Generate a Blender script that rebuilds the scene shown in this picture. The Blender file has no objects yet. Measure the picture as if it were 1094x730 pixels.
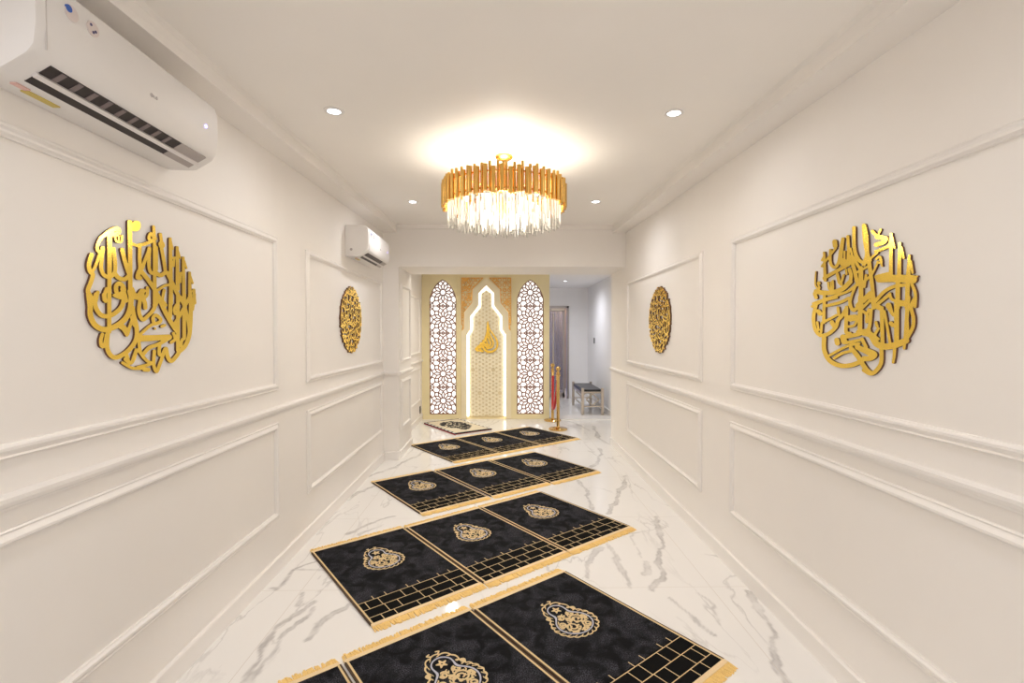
import bpy, bmesh, math, random
import numpy as np
from mathutils import Vector, Matrix
random.seed(7)
S = bpy.context.scene
COL = S.collection
PI = math.pi
cos, sin = math.cos, math.sin

# ------------------------------------------------------------------ camera
F = 516.6
CAM_Z = 1.5
yaw = math.atan(9 / F)          # aims a touch right of the corridor axis
pit = math.atan(9 / F)          # and a touch down
cam = bpy.data.cameras.new('camera')
cam.sensor_width = 36
cam.lens = F / 1094 * 36
cam.clip_start = 0.05
co = bpy.data.objects.new('camera', cam)
COL.objects.link(co)
co.location = (0, 0, CAM_Z)
co.rotation_euler = (PI / 2 - pit, 0, -yaw)
S.camera = co


def ray(px, py):
    f = np.array([sin(yaw) * cos(pit), cos(yaw) * cos(pit), -sin(pit)])
    r = np.array([cos(yaw), -sin(yaw), 0])
    u = np.cross(r, f)
    return f + r * (px - 547) / F + u * (365 - py) / F


# ------------------------------------------------------------------ materials
def mat(name, col, rough=0.5, metal=0.0, vary=0.03, scale=30.0, bump=0.0, emit=None, estr=0.0, spec=None, coat=0.0, sheen=0.0):
    m = bpy.data.materials.new(name)
    m.use_nodes = True
    nt = m.node_tree
    b = nt.nodes['Principled BSDF']
    tc = nt.nodes.new('ShaderNodeTexCoord')
    n = nt.nodes.new('ShaderNodeTexNoise')
    n.inputs['Scale'].default_value = scale
    n.inputs['Detail'].default_value = 3
    nt.links.new(tc.outputs['Object'], n.inputs['Vector'])
    mx = nt.nodes.new('ShaderNodeMix')
    mx.data_type = 'RGBA'
    c = Vector(col[:3])
    mx.inputs[6].default_value = (*[max(0, x * (1 - vary)) for x in c], 1)
    mx.inputs[7].default_value = (*[min(1, x * (1 + vary)) for x in c], 1)
    nt.links.new(n.outputs['Fac'], mx.inputs[0])
    nt.links.new(mx.outputs[2], b.inputs['Base Color'])
    b.inputs['Roughness'].default_value = rough
    b.inputs['Metallic'].default_value = metal
    if spec is not None:
        b.inputs['Specular IOR Level'].default_value = spec
    if coat:
        b.inputs['Coat Weight'].default_value = coat
    if sheen:
        b.inputs['Sheen Weight'].default_value = sheen
    if bump:
        bp = nt.nodes.new('ShaderNodeBump')
        bp.inputs['Strength'].default_value = bump
        bp.inputs['Distance'].default_value = 0.004
        nt.links.new(n.outputs['Fac'], bp.inputs['Height'])
        nt.links.new(bp.outputs[0], b.inputs['Normal'])
    if emit:
        b.inputs['Emission Color'].default_value = (*emit, 1)
        b.inputs['Emission Strength'].default_value = estr
    return m


M = {}
M['wall'] = mat('wall_paint', (.865, .836, .804), .5, vary=.012, scale=6, bump=.02)
M['ceil'] = mat('ceiling_paint', (.91, .885, .85), .6, vary=.012, scale=5)
M['trim'] = mat('trim_paint', (.85, .824, .796), .32, vary=.01, scale=8)
M['cool'] = mat('back_room_paint', (.86, .85, .86), .55, vary=.012, scale=6)
M['mih'] = mat('cream_yellow_lacquer', (.84, .745, .47), .4, vary=.02, scale=5)
M['mihd'] = mat('tan_recess_panel', (.74, .64, .41), .5, vary=.02, scale=8)
M['mih2'] = mat('cream_relief_panel', (.86, .78, .57), .4, vary=.02, scale=8)
M['white'] = mat('white_plastic', (.80, .78, .765), .5, vary=.01)
M['palegrey'] = mat('pale_grey_plastic', (.42, .38, .37), .45)
M['seam'] = mat('soft_seam', (.60, .57, .55), .45)
M['vane'] = mat('white_vane_plastic', (.78, .75, .74), .35, vary=.01)
M['slot'] = mat('dark_outlet', (.035, .028, .028), .5)
M['greyfin'] = mat('grey_fin', (.22, .18, .18), .5)
M['gold'] = mat('mirror_gold', (1.0, .70, .13), .17, 1.0, vary=.03, scale=10)
M['goldside'] = mat('brown_board_edge', (.13, .055, .03), .6)
M['satin'] = mat('satin_gold', (.95, .62, .10), .42, .9, vary=.03)
M['chgold'] = mat('brushed_gold', (.84, .50, .135), .24, 1.0, vary=.05, scale=60)
M['filigree'] = mat('orange_gold_filigree', (.80, .43, .10), .35, .35, vary=.06)
M['wood'] = mat('lattice_brown', (.27, .14, .10), .45, vary=.15, scale=40)
M['pile'] = mat('black_pile', (.012, .012, .014), .95, vary=.4, scale=60, bump=.6, spec=.08)
def painted_nap_sheen():  # nap sheen put into the base colour as blue-grey patches and speckle
    nt = M['pile'].node_tree
    b = nt.nodes['Principled BSDF']
    tc = nt.nodes.new('ShaderNodeTexCoord')
    a = nt.nodes.new('ShaderNodeTexNoise'); a.inputs['Scale'].default_value = 11; a.inputs['Detail'].default_value = 4; a.inputs['Distortion'].default_value = .8
    c = nt.nodes.new('ShaderNodeTexNoise'); c.inputs['Scale'].default_value = 190; c.inputs['Detail'].default_value = 2
    for n in (a, c): nt.links.new(tc.outputs['Object'], n.inputs['Vector'])
    r1 = nt.nodes.new('ShaderNodeMapRange'); r1.inputs[1].default_value = .40; r1.inputs[2].default_value = .68
    r2 = nt.nodes.new('ShaderNodeMapRange'); r2.inputs[1].default_value = .42; r2.inputs[2].default_value = .66
    nt.links.new(a.outputs['Fac'], r1.inputs[0]); nt.links.new(c.outputs['Fac'], r2.inputs[0])
    m = nt.nodes.new('ShaderNodeMath'); m.operation = 'MULTIPLY'
    nt.links.new(r1.outputs[0], m.inputs[0]); nt.links.new(r2.outputs[0], m.inputs[1])
    x = nt.nodes.new('ShaderNodeMix'); x.data_type = 'RGBA'
    x.inputs[6].default_value = (.0095, .0095, .011, 1); x.inputs[7].default_value = (.085, .087, .105, 1)
    nt.links.new(m.outputs[0], x.inputs[0]); nt.links.new(x.outputs[2], b.inputs['Base Color'])


painted_nap_sheen()
M['flat'] = mat('flat_black_weave', (.008, .008, .008), .95, vary=.3, scale=90, spec=.06)
M['brown'] = mat('brown_binding', (.075, .04, .02), .8)
M['thread'] = mat('gold_thread', (.70, .53, .27), .55, vary=.12, scale=200)
M['fringe'] = mat('gold_fringe', (.90, .61, .22), .7, vary=.18, scale=90)
M['hem'] = mat('pale_gold_hem', (.82, .63, .37), .7, vary=.1, scale=150)
M['silver'] = mat('silver_thread', (.50, .50, .58), .5, vary=.1, scale=200)
M['steel'] = mat('champagne_steel', (.62, .55, .47), .3, .85, vary=.05)
M['brass'] = mat('polished_brass', (.72, .47, .17), .15, 1.0, vary=.05)
M['velvet'] = mat('red_velvet', (.50, .02, .025), .8, vary=.15, scale=80, sheen=.3)
M['leather'] = mat('black_leather', (.02, .02, .024), .33, vary=.2, scale=60, bump=.15)
M['black'] = mat('black_plastic', (.02, .02, .02), .4)
M['cream'] = mat('cream_wool', (.74, .66, .50), .85, vary=.08, scale=120, bump=.3)
M['ink'] = mat('black_wool', (.02, .02, .02), .85, vary=.3, scale=100)
M['red'] = mat('crimson_wool', (.36, .015, .03), .8, vary=.2, scale=100)
M['whitewool'] = mat('white_wool', (.80, .78, .75), .85, vary=.06, scale=120)
M['blue'] = mat('blue_print', (.03, .12, .50), .4)
M['paper'] = mat('sticker_paper', (.72, .64, .62), .45)
M['pinkp'] = mat('pink_print', (.72, .46, .42), .45)
M['yellowp'] = mat('yellow_print', (.60, .47, .10), .45)
M['greyp'] = mat('grey_print', (.42, .38, .38), .4)
M['navyp'] = mat('navy_print', (.06, .05, .16), .4)
M['led'] = mat('status_led', (.5, .5, 1), .4, emit=(.35, .30, 1.0), estr=2.2)
M['strip'] = mat('led_strip', (1, 1, 1), .4, emit=(1.0, .99, .97), estr=1.6)
M['panel'] = mat('backlit_acrylic', (.9, .9, .9), .4, emit=(1.0, .985, .95), estr=.72)
M['bulb'] = mat('bulb_glass', (1, .95, .85), .4, emit=(1, .88, .66), estr=9)
M['down'] = mat('downlight_lens', (1, 1, 1), .4, emit=(.88, .90, 1.0), estr=9)
M['threshold'] = mat('white_marble_threshold', (.86, .84, .82), .15, vary=.04, scale=4)
M['doorframe'] = mat('bronze_steel', (.40, .36, .35), .3, 1.0, vary=.08)
M['outer'] = mat('lobby_paint', (.40, .30, .25), .6, vary=.3, scale=2.5)
M['curt'] = mat('grey_blue_curtain', (.30, .25, .22), .8, vary=.4, scale=5)


def glassy(name, col, trans, rough, tfac):
    m = bpy.data.materials.new(name)
    m.use_nodes = True
    nt = m.node_tree
    nt.nodes.clear()
    out = nt.nodes.new('ShaderNodeOutputMaterial')
    tr = nt.nodes.new('ShaderNodeBsdfTransparent')
    tr.inputs['Color'].default_value = (*col, 1)
    tl = nt.nodes.new('ShaderNodeBsdfTranslucent')
    tl.inputs['Color'].default_value = (*col, 1)
    gl = nt.nodes.new('ShaderNodeBsdfGlossy')
    gl.inputs['Roughness'].default_value = rough
    lw = nt.nodes.new('ShaderNodeLayerWeight')
    lw.inputs['Blend'].default_value = .25
    ns = nt.nodes.new('ShaderNodeTexNoise')
    ns.inputs['Scale'].default_value = 40
    mul = nt.nodes.new('ShaderNodeMath')
    mul.operation = 'MULTIPLY_ADD'
    mul.inputs[1].default_value = .2
    mul.inputs[2].default_value = tfac - .1
    nt.links.new(ns.outputs['Fac'], mul.inputs[0])
    m1 = nt.nodes.new('ShaderNodeMixShader')
    nt.links.new(mul.outputs[0], m1.inputs[0])
    nt.links.new(tr.outputs[0], m1.inputs[1])
    nt.links.new(tl.outputs[0], m1.inputs[2])
    m2 = nt.nodes.new('ShaderNodeMixShader')
    nt.links.new(lw.outputs['Fresnel'], m2.inputs[0])
    nt.links.new(m1.outputs[0], m2.inputs[1])
    nt.links.new(gl.outputs[0], m2.inputs[2])
    nt.links.new(m2.outputs[0], out.inputs['Surface'])
    return m


M['crystal'] = glassy('crystal_glass', (1, .99, .96), 1, .05, .76)
M['doorglass'] = glassy('door_glass', (.80, .80, .84), 1, .02, .12)


# ------------------------------------------------------------------ mesh helpers
class MB:
    def __init__(s):
        s.v, s.f, s.mi = [], [], []

    def add(s, vs, fs, mi=0):
        o = len(s.v)
        s.v += [tuple(map(float, v)) for v in vs]
        for f in fs:
            s.f.append([o + i for i in f])
            s.mi.append(mi)
        return s

    def box(s, x0, x1, y0, y1, z0, z1, mi=0):
        s.add([(x, y, z) for z in (z0, z1) for y in (y0, y1) for x in (x0, x1)],
              [(0, 2, 3, 1), (4, 5, 7, 6), (0, 1, 5, 4), (2, 6, 7, 3), (0, 4, 6, 2), (1, 3, 7, 5)], mi)
        return s

    def prism(s, poly, fn, a, b, mi=0):       # polygon in 2D, fn(p, t) -> 3D, between t=a and t=b
        n = len(poly)
        vs = [fn(p, a) for p in poly] + [fn(p, b) for p in poly]
        fs = [list(range(n))[::-1], list(range(n, 2 * n))]
        fs += [(i, (i + 1) % n, n + (i + 1) % n, n + i) for i in range(n)]
        s.add(vs, fs, mi)
        return s

    def lathe(s, prof, n=32, c=(0, 0, 0), mi=0):
        vs, fs = [], []
        for r, z in prof:
            for k in range(n):
                a = 2 * PI * k / n
                vs.append((c[0] + r * cos(a), c[1] + r * sin(a), c[2] + z))
        for j in range(len(prof) - 1):
            for k in range(n):
                fs.append((j * n + k, j * n + (k + 1) % n, (j + 1) * n + (k + 1) % n, (j + 1) * n + k))
        s.add(vs, fs, mi)
        return s

    def tube(s, pts, r, n=10, closed=False, mi=0, caps=True):
        P = [Vector(p) for p in pts]
        m = len(P)
        vs, fs = [], []
        up = Vector((0, 0, 1))
        for i in range(m):
            if closed:
                t = P[(i + 1) % m] - P[i - 1]
            else:
                t = P[min(i + 1, m - 1)] - P[max(i - 1, 0)]
            t.normalize()
            a = t.cross(up)
            if a.length < .02:
                a = t.cross(Vector((1, 0, 0)))
            a.normalize()
            b = t.cross(a)
            rr = r[i] if isinstance(r, (list, tuple)) else r
            for k in range(n):
                q = 2 * PI * (k + .5) / n
                vs.append(P[i] + a * rr * cos(q) + b * rr * sin(q))
        for i in range(m if closed else m - 1):
            j = (i + 1) % m
            for k in range(n):
                fs.append((i * n + k, i * n + (k + 1) % n, j * n + (k + 1) % n, j * n + k))
        if not closed and caps:
            fs += [list(range(n))[::-1], [(m - 1) * n + k for k in range(n)]]
        s.add(vs, fs, mi)
        return s

    def mesh(s, name, mats, smooth=None, fix=True, bevel=0):
        me = bpy.data.meshes.new(name)
        me.from_pydata(s.v, [], s.f)
        for m in (mats if isinstance(mats, (list, tuple)) else [mats]):
            me.materials.append(m)
        me.polygons.foreach_set('material_index', s.mi)
        if fix or bevel:
            bm = bmesh.new()
            bm.from_mesh(me)
            bmesh.ops.recalc_face_normals(bm, faces=bm.faces)
            if bevel:
                ed = [e for e in bm.edges if len(e.link_faces) == 2 and e.calc_face_angle(0) > .6]
                bmesh.ops.bevel(bm, geom=ed, offset=bevel, segments=2, affect='EDGES', profile=.6)
            bm.to_mesh(me)
            bm.free()
        if smooth:
            me.polygons.foreach_set('use_smooth', [True] * len(me.polygons))
            me.set_sharp_from_angle(angle=math.radians(smooth))
        me.update()
        return me

    def build(s, name, mats, parent=None, smooth=None, fix=True, bevel=0):
        return link(name, s.mesh(name, mats, smooth, fix, bevel), parent)


def link(name, me, parent=None):
    o = bpy.data.objects.new(name, me)
    COL.objects.link(o)
    if parent is not None:
        o.parent = parent
    return o


def tag(o, label=None, cat=None, group=None, kind=None):
    if label: o['label'] = label
    if cat: o['category'] = cat
    if group: o['group'] = group
    if kind: o['kind'] = kind
    return o


def empty(name, label, cat, loc=(0, 0, 0), rz=0, group=None):
    o = bpy.data.objects.new(name, None)
    o.empty_display_size = .1
    COL.objects.link(o)
    o.location = loc
    o.rotation_euler = (0, 0, rz)
    return tag(o, label, cat, group)


def copy_tree(o, parent=None):
    c = o.copy()
    COL.objects.link(c)
    if parent is not None:
        c.parent = parent
    for ch in [x for x in COL.objects if x.parent == o]:
        copy_tree(ch, c)
    return c


def struct(o):
    o['kind'] = 'structure'
    return o


# ------------------------------------------------------------------ signed distance drawing -> clean mesh
def spline(pts, k=6, closed=False):
    if len(pts) < 3:
        return [tuple(p) for p in pts]
    P = [np.array(p, float) for p in pts]
    out = []
    n = len(P)
    rng = range(n if closed else n - 1)
    for i in rng:
        p0 = P[i - 1] if (closed or i > 0) else P[0]
        p1, p2 = P[i], P[(i + 1) % n]
        p3 = P[(i + 2) % n] if (closed or i + 2 < n) else P[-1]
        for j in range(k):
            t = j / k
            out.append(tuple(.5 * ((2 * p1) + (p2 - p0) * t + (2 * p0 - 5 * p1 + 4 * p2 - p3) * t * t + (3 * p1 - p0 - 3 * p2 + p3) * t ** 3)))
    out.append(tuple(P[0] if closed else P[-1]))
    return out


class Grid:
    def __init__(s, x0, x1, y0, y1, h):
        s.nx, s.ny, s.h = int((x1 - x0) / h) + 2, int((y1 - y0) / h) + 2, h
        s.xs, s.ys = x0 + np.arange(s.nx) * h, y0 + np.arange(s.ny) * h
        s.X, s.Y = np.meshgrid(s.xs, s.ys, indexing='ij')
        s.D = np.full((s.nx, s.ny), 9e9)

    def seg(s, a, b, ra, rb=None):
        rb = ra if rb is None else rb
        R = max(ra, rb) + 2.5 * s.h
        i0 = max(0, int((min(a[0], b[0]) - R - s.xs[0]) / s.h)); i1 = min(s.nx, int((max(a[0], b[0]) + R - s.xs[0]) / s.h) + 2)
        j0 = max(0, int((min(a[1], b[1]) - R - s.ys[0]) / s.h)); j1 = min(s.ny, int((max(a[1], b[1]) + R - s.ys[0]) / s.h) + 2)
        if i1 <= i0 or j1 <= j0:
            return
        X, Y = s.X[i0:i1, j0:j1], s.Y[i0:i1, j0:j1]
        dx, dy = b[0] - a[0], b[1] - a[1]
        L = dx * dx + dy * dy
        t = np.clip(((X - a[0]) * dx + (Y - a[1]) * dy) / (L if L > 1e-12 else 1), 0, 1)
        d = np.hypot(X - a[0] - t * dx, Y - a[1] - t * dy) - (ra + (rb - ra) * t)
        s.D[i0:i1, j0:j1] = np.minimum(s.D[i0:i1, j0:j1], d)

    def stroke(s, pts, w, curve=True, taper=None, closed=False):
        P = spline(pts, 6, closed) if curve else (list(pts) + ([pts[0]] if closed else []))
        n = len(P) - 1
        for i in range(max(n, 1)):
            if n == 0:
                s.seg(P[0], P[0], w / 2)
                break
            f = lambda q: w / 2 * (1 if not taper else (taper[0] + (taper[1] - taper[0]) * q))
            s.seg(P[i], P[i + 1], f(i / n), f((i + 1) / n))

    def mesh2d(s, D=None):
        D = s.D if D is None else D
        ins = D < 0
        V, idx, faces, bnd = [], {}, [], []

        def corner(i, j):
            k = (i, j)
            if k not in idx:
                idx[k] = len(V)
                V.append((s.xs[i], s.ys[j]))
            return idx[k]

        def cross(i, j, i2, j2):
            k = (i, j, i2, j2) if (i, j) < (i2, j2) else (i2, j2, i, j)
            if k not in idx:
                a, b = D[k[0], k[1]], D[k[2], k[3]]
                t = min(max(a / (a - b), .02), .98)
                idx[k] = len(V)
                V.append((s.xs[k[0]] + (s.xs[k[2]] - s.xs[k[0]]) * t, s.ys[k[1]] + (s.ys[k[3]] - s.ys[k[1]]) * t))
            return idx[k]
        c = ins[:-1, :-1].astype(int) + ins[1:, :-1] + ins[1:, 1:] + ins[:-1, 1:]
        full = c == 4
        for i, j in zip(*np.nonzero((c > 0) & (c < 4))):
            cs = [(i, j), (i + 1, j), (i + 1, j + 1), (i, j + 1)]
            poly = []
            for k in range(4):
                a, b = cs[k], cs[(k + 1) % 4]
                if ins[a]:
                    poly.append((corner(*a), 0))
                if ins[a] != ins[b]:
                    poly.append((cross(*a, *b), 1 if ins[a] else 2))
            faces.append([p[0] for p in poly])
            m = len(poly)
            for k in range(m):
                if poly[k][1] == 1 and poly[(k + 1) % m][1] == 2:
                    bnd.append((poly[k][0], poly[(k + 1) % m][0]))
        for i in range(full.shape[0]):
            row = full[i]
            j = 0
            n = len(row)
            while j < n:
                if row[j]:
                    k = j
                    while k < n and row[k]:
                        k += 1
                    faces.append([corner(i, j), corner(i + 1, j), corner(i + 1, k), corner(i, k)])
                    j = k
                else:
                    j += 1
        return V, faces, bnd


def relief(name, g, fn, t0, t1, mats, parent=None, back=False, D=None):
    """the drawn figure as a solid between depth t0 and t1; fn((x, y), t) -> 3D"""
    V, Fc, B = g.mesh2d(D)
    n = len(V)
    mb = MB()
    mb.v = [tuple(map(float, fn(p, t1))) for p in V] + [tuple(map(float, fn(p, t0))) for p in V]
    mb.f = list(Fc)
    mb.mi = [0] * len(Fc)
    side = 1 if isinstance(mats, (list, tuple)) and len(mats) > 1 else 0
    for a, b in B:
        mb.f.append([a, b, n + b, n + a])
        mb.mi.append(side)
    if back:
        for f in Fc:
            mb.f.append([n + i for i in f][::-1])
            mb.mi.append(side)
    return mb.build(name, mats, parent, fix=False)


def poly_sd(g, poly):
    X, Y = g.X, g.Y
    d = np.full(X.shape, 9e9)
    ins = np.zeros(X.shape, bool)
    n = len(poly)
    for i in range(n):
        (ax, ay), (bx, by) = poly[i], poly[(i + 1) % n]
        dx, dy = bx - ax, by - ay
        t = np.clip(((X - ax) * dx + (Y - ay) * dy) / (dx * dx + dy * dy + 1e-12), 0, 1)
        d = np.minimum(d, np.hypot(X - ax - t * dx, Y - ay - t * dy))
        if abs(by - ay) > 1e-12:
            ins ^= ((ay > Y) != (by > Y)) & (X < (bx - ax) * (Y - ay) / (by - ay) + ax)
    return np.where(ins, -d, d)


# ------------------------------------------------------------------ dimensions of the place (metres)
XL, XR = -1.418, 1.449          # corridor walls
YB = -2.6                       # rear end of the modelled corridor
Y1, Y2 = 5.72, 6.48             # lintel front / back
YM = 8.42                       # face of the mihrab wall
YE = 11.07                      # far wall of the back room
XM = 0.80                       # right end of the mihrab wall
XB = 1.93                       # right wall of the back room
ZL = 2.283                      # underside of lintel
ZB = 2.53                       # ceiling of the back space
zc = lambda y: 2.592 + .031 * y  # corridor ceiling


def grid_floor():
    nx, ny = 345, 730
    xs = np.linspace(XL - .02, XB + .1, nx)
    ys = np.concatenate([np.linspace(YB, 1.6, 40)[:-1], np.linspace(1.6, 8.5, ny - 60), np.linspace(8.5, YE + 2.2, 22)[1:]])
    ny = len(ys)
    X, Y = np.meshgrid(xs, ys, indexing='ij')
    co_ = np.stack([X, Y, np.zeros_like(X)], -1).reshape(-1, 3)
    i = np.arange(nx - 1)[:, None] * ny + np.arange(ny - 1)[None, :]
    q = np.stack([i, i + ny, i + ny + 1, i + 1], -1).reshape(-1, 4)
    me = bpy.data.meshes.new('floor')
    me.from_pydata([tuple(v) for v in co_.tolist()], [], q.tolist())
    veins = [([(1.29, 5.02), (1.05, 4.4), (.88, 3.99)], .035, .9), ([(1.23, 3.91), (1.18, 3.58), (1.03, 3.16), (.99, 2.97), (.87, 2.78)], .03, .85),
             ([(.73, 3.41), (.74, 3.16), (.76, 2.99), (.76, 2.8)], .022, .7), ([(.66, 3.35), (.57, 3.12), (.49, 2.93)], .03, .6),
             ([(.93, 3.14), (.88, 2.96)], .03, .6), ([(1.43, 2.76), (1.35, 2.4), (1.27, 2.21), (1.21, 2.03), (1.15, 1.8)], .028, .8),
             ([(1.45, 7.7), (1.38, 7.1), (1.38, 6.6), (1.46, 6.41)], .04, .8), ([(1.24, 6.23), (1.18, 5.84), (1.0, 5.39)], .03, .7),
             ([(.76, 4.88), (.78, 4.47), (.76, 4.07)], .025, .7),
             ([(-1.04, 2.67), (-1.16, 2.49), (-1.15, 2.31), (-1.11, 2.19), (-1.1, 2.0)], .022, .85), ([(-1.02, 2.62), (-1.10, 2.42), (-1.09, 2.25), (-1.06, 2.0)], .02, .85),
             ([(-1.15, 2.78), (-1.14, 2.64)], .02, .7), ([(-.96, 2.48), (-.96, 2.34)], .02, .7), ([(-.86, 2.67), (-.93, 2.5), (-.97, 2.33)], .022, .8),
             ([(-1.37, 2.83), (-1.33, 2.85), (-1.32, 3.04), (-1.2, 3.25)], .016, .9), ([(-1.31, 3.05), (-1.12, 3.05)], .01, .6),
             ([(-1.41, 4.33), (-1.35, 4.56), (-1.22, 4.85)], .025, .8), ([(-1.15, 3.6), (-1.06, 3.81), (-.90, 3.95)], .025, .8), ([(-1.08, 3.58), (-.95, 3.77)], .02, .7),
             ([(-1.44, 5.03), (-1.31, 5.21), (-1.18, 5.55), (-1.01, 6.05), (-.95, 6.4)], .03, .8), ([(.95, 2.70), (1.0, 2.51), (1.06, 2.36)], .022, .7),
             ([(1.1, 2.75), (1.14, 2.6), (1.12, 2.45)], .008, .7), ([(.8, 3.55), (1.05, 3.62), (1.24, 3.66)], .008, .6), ([(.95, 3.6), (.93, 3.2)], .006, .6),
             ([(-.3, 7.3), (-.2, 7.9), (-.05, 8.3)], .02, .5), ([(1.1, 8.2), (1.25, 7.8), (1.3, 7.4)], .03, .6), ([(1.0, 7.9), (1.2, 7.5)], .02, .5),
             ([(.9, 9.2), (1.1, 9.6), (1.2, 10.2)], .04, .6), ([(1.5, 9.0), (1.6, 9.7)], .04, .6)]
    rs = np.random.RandomState(3)
    wx = sum(.013 / k ** .8 * np.sin(X * 13 * k + Y * 9 * k + rs.rand() * 6) for k in (1, 2.1, 4.3, 8.7))
    wy = sum(.013 / k ** .8 * np.sin(Y * 14 * k - X * 11 * k + rs.rand() * 6) for k in (1, 2.3, 4.9, 9.3))
    A = np.zeros_like(X)
    for pts, w, st in veins:
        P = spline(pts, 5)
        d = np.full(X.shape, 9.)
        for a, b in zip(P[:-1], P[1:]):
            dx, dy = b[0] - a[0], b[1] - a[1]
            t = np.clip(((X + wx - a[0]) * dx + (Y + wy - a[1]) * dy) / (dx * dx + dy * dy), 0, 1)
            d = np.minimum(d, np.hypot(X + wx - a[0] - t * dx, Y + wy - a[1] - t * dy))
        w = w * (.22 + .62 * np.clip(.5 + .35 * np.sin(X * 5.1 + Y * 7.3) + .25 * np.sin(Y * 17 - X * 9 + 1), 0, 1))
        core = np.clip((w - d) / .008 + .5, 0, 1) * .62 + .38 * np.exp(-((d - w * .9) / .006) ** 2)
        A = np.maximum(A, np.clip(core, 0, 1) * st)
    at = me.attributes.new('vein', 'FLOAT', 'POINT')
    at.data.foreach_set('value', A.reshape(-1).astype(np.float32))
    m = bpy.data.materials.new('polished_white_marble')
    m.use_nodes = True
    nt = m.node_tree
    N, Lk = nt.nodes, nt.links
    b = N['Principled BSDF']
    geo = N.new('ShaderNodeNewGeometry')
    a = N.new('ShaderNodeAttribute'); a.attribute_name = 'vein'
    nb = N.new('ShaderNodeTexNoise'); nb.inputs['Scale'].default_value = 9; nb.inputs['Detail'].default_value = 5
    Lk.new(geo.outputs['Position'], nb.inputs['Vector'])
    rmp = N.new('ShaderNodeMapRange'); rmp.inputs[1].default_value = .3; rmp.inputs[2].default_value = .6
    rmp.inputs[3].default_value = .35
    Lk.new(nb.outputs['Fac'], rmp.inputs[0])
    mu = N.new('ShaderNodeMath'); mu.operation = 'MULTIPLY'
    Lk.new(a.outputs['Fac'], mu.inputs[0]); Lk.new(rmp.outputs[0], mu.inputs[1])
    # fine secondary veins: |noise - .5| near zero, thinned out by a broad mask
    mp = N.new('ShaderNodeMapping'); mp.inputs['Rotation'].default_value = (0, 0, .7); mp.inputs['Scale'].default_value = (1.6, .55, 1)
    Lk.new(geo.outputs['Position'], mp.inputs['Vector'])
    n2 = N.new('ShaderNodeTexNoise'); n2.inputs['Scale'].default_value = 1.3; n2.inputs['Detail'].default_value = 6; n2.inputs['Distortion'].default_value = .6
    Lk.new(mp.outputs[0], n2.inputs['Vector'])
    s1 = N.new('ShaderNodeMath'); s1.operation = 'SUBTRACT'; s1.inputs[1].default_value = .5
    s2 = N.new('ShaderNodeMath'); s2.operation = 'ABSOLUTE'
    r2 = N.new('ShaderNodeMapRange'); r2.inputs[1].default_value = .0; r2.inputs[2].default_value = .010; r2.inputs[3].default_value = .42; r2.inputs[4].default_value = 0
    Lk.new(n2.outputs['Fac'], s1.inputs[0]); Lk.new(s1.outputs[0], s2.inputs[0]); Lk.new(s2.outputs[0], r2.inputs[0])
    n3 = N.new('ShaderNodeTexNoise'); n3.inputs['Scale'].default_value = .9
    Lk.new(geo.outputs['Position'], n3.inputs['Vector'])
    r3 = N.new('ShaderNodeMapRange'); r3.inputs[1].default_value = .44; r3.inputs[2].default_value = .58
    Lk.new(n3.outputs['Fac'], r3.inputs[0])
    m3 = N.new('ShaderNodeMath'); m3.operation = 'MULTIPLY'
    Lk.new(r2.outputs[0], m3.inputs[0]); Lk.new(r3.outputs[0], m3.inputs[1])
    mxv = N.new('ShaderNodeMath'); mxv.operation = 'MAXIMUM'
    Lk.new(mu.outputs[0], mxv.inputs[0]); Lk.new(m3.outputs[0], mxv.inputs[1])
    # tile joints every 1.2 m along, .6 m across
    sp = N.new('ShaderNodeSeparateXYZ'); Lk.new(geo.outputs['Position'], sp.inputs[0])
    js = []
    for ax, per, off in (('Y', 1.09, 2.81), ('X', 1.2, .02)):
        q1 = N.new('ShaderNodeMath'); q1.operation = 'SUBTRACT'; q1.inputs[1].default_value = off - 50 * per
        q2 = N.new('ShaderNodeMath'); q2.operation = 'MODULO'; q2.inputs[1].default_value = per
        q3 = N.new('ShaderNodeMath'); q3.operation = 'LESS_THAN'; q3.inputs[1].default_value = .004
        Lk.new(sp.outputs[ax], q1.inputs[0]); Lk.new(q1.outputs[0], q2.inputs[0]); Lk.new(q2.outputs[0], q3.inputs[0])
        js.append(q3)
    jm = N.new('ShaderNodeMath'); jm.operation = 'MAXIMUM'
    Lk.new(js[0].outputs[0], jm.inputs[0]); Lk.new(js[1].outputs[0], jm.inputs[1])
    c1 = N.new('ShaderNodeMix'); c1.data_type = 'RGBA'
    c1.inputs[6].default_value = (.86, .85, .835, 1); c1.inputs[7].default_value = (.36, .345, .345, 1)
    Lk.new(mxv.outputs[0], c1.inputs[0])
    c2 = N.new('ShaderNodeMix'); c2.data_type = 'RGBA'; c2.inputs[7].default_value = (.62, .57, .51, 1)
    j2 = N.new('ShaderNodeMath'); j2.operation = 'MULTIPLY'; j2.inputs[1].default_value = .55
    Lk.new(jm.outputs[0], j2.inputs[0]); Lk.new(j2.outputs[0], c2.inputs[0]); Lk.new(c1.outputs[2], c2.inputs[6])
    Lk.new(c2.outputs[2], b.inputs['Base Color'])
    b.inputs['Roughness'].default_value = .07
    me.materials.append(m)
    return struct(link('floor', me))


grid_floor()


# ------------------------------------------------------------------ room shell
def wall(name, *a, m='wall'):
    return struct(MB().box(*a).build(name, M[m]))


wall('wall_left', XL - .15, XL, YB, YM, 0, 3.0)
wall('wall_right', XR, XR + .15, YB, Y2, 0, 3.0)
# side pier and lintel of the opening
wall('wall_pier', XL, -1.235, Y1, Y2, 0, 3.0)
wall('wall_lintel', -1.235, XR, Y1, Y2, ZL, 3.0)
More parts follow.
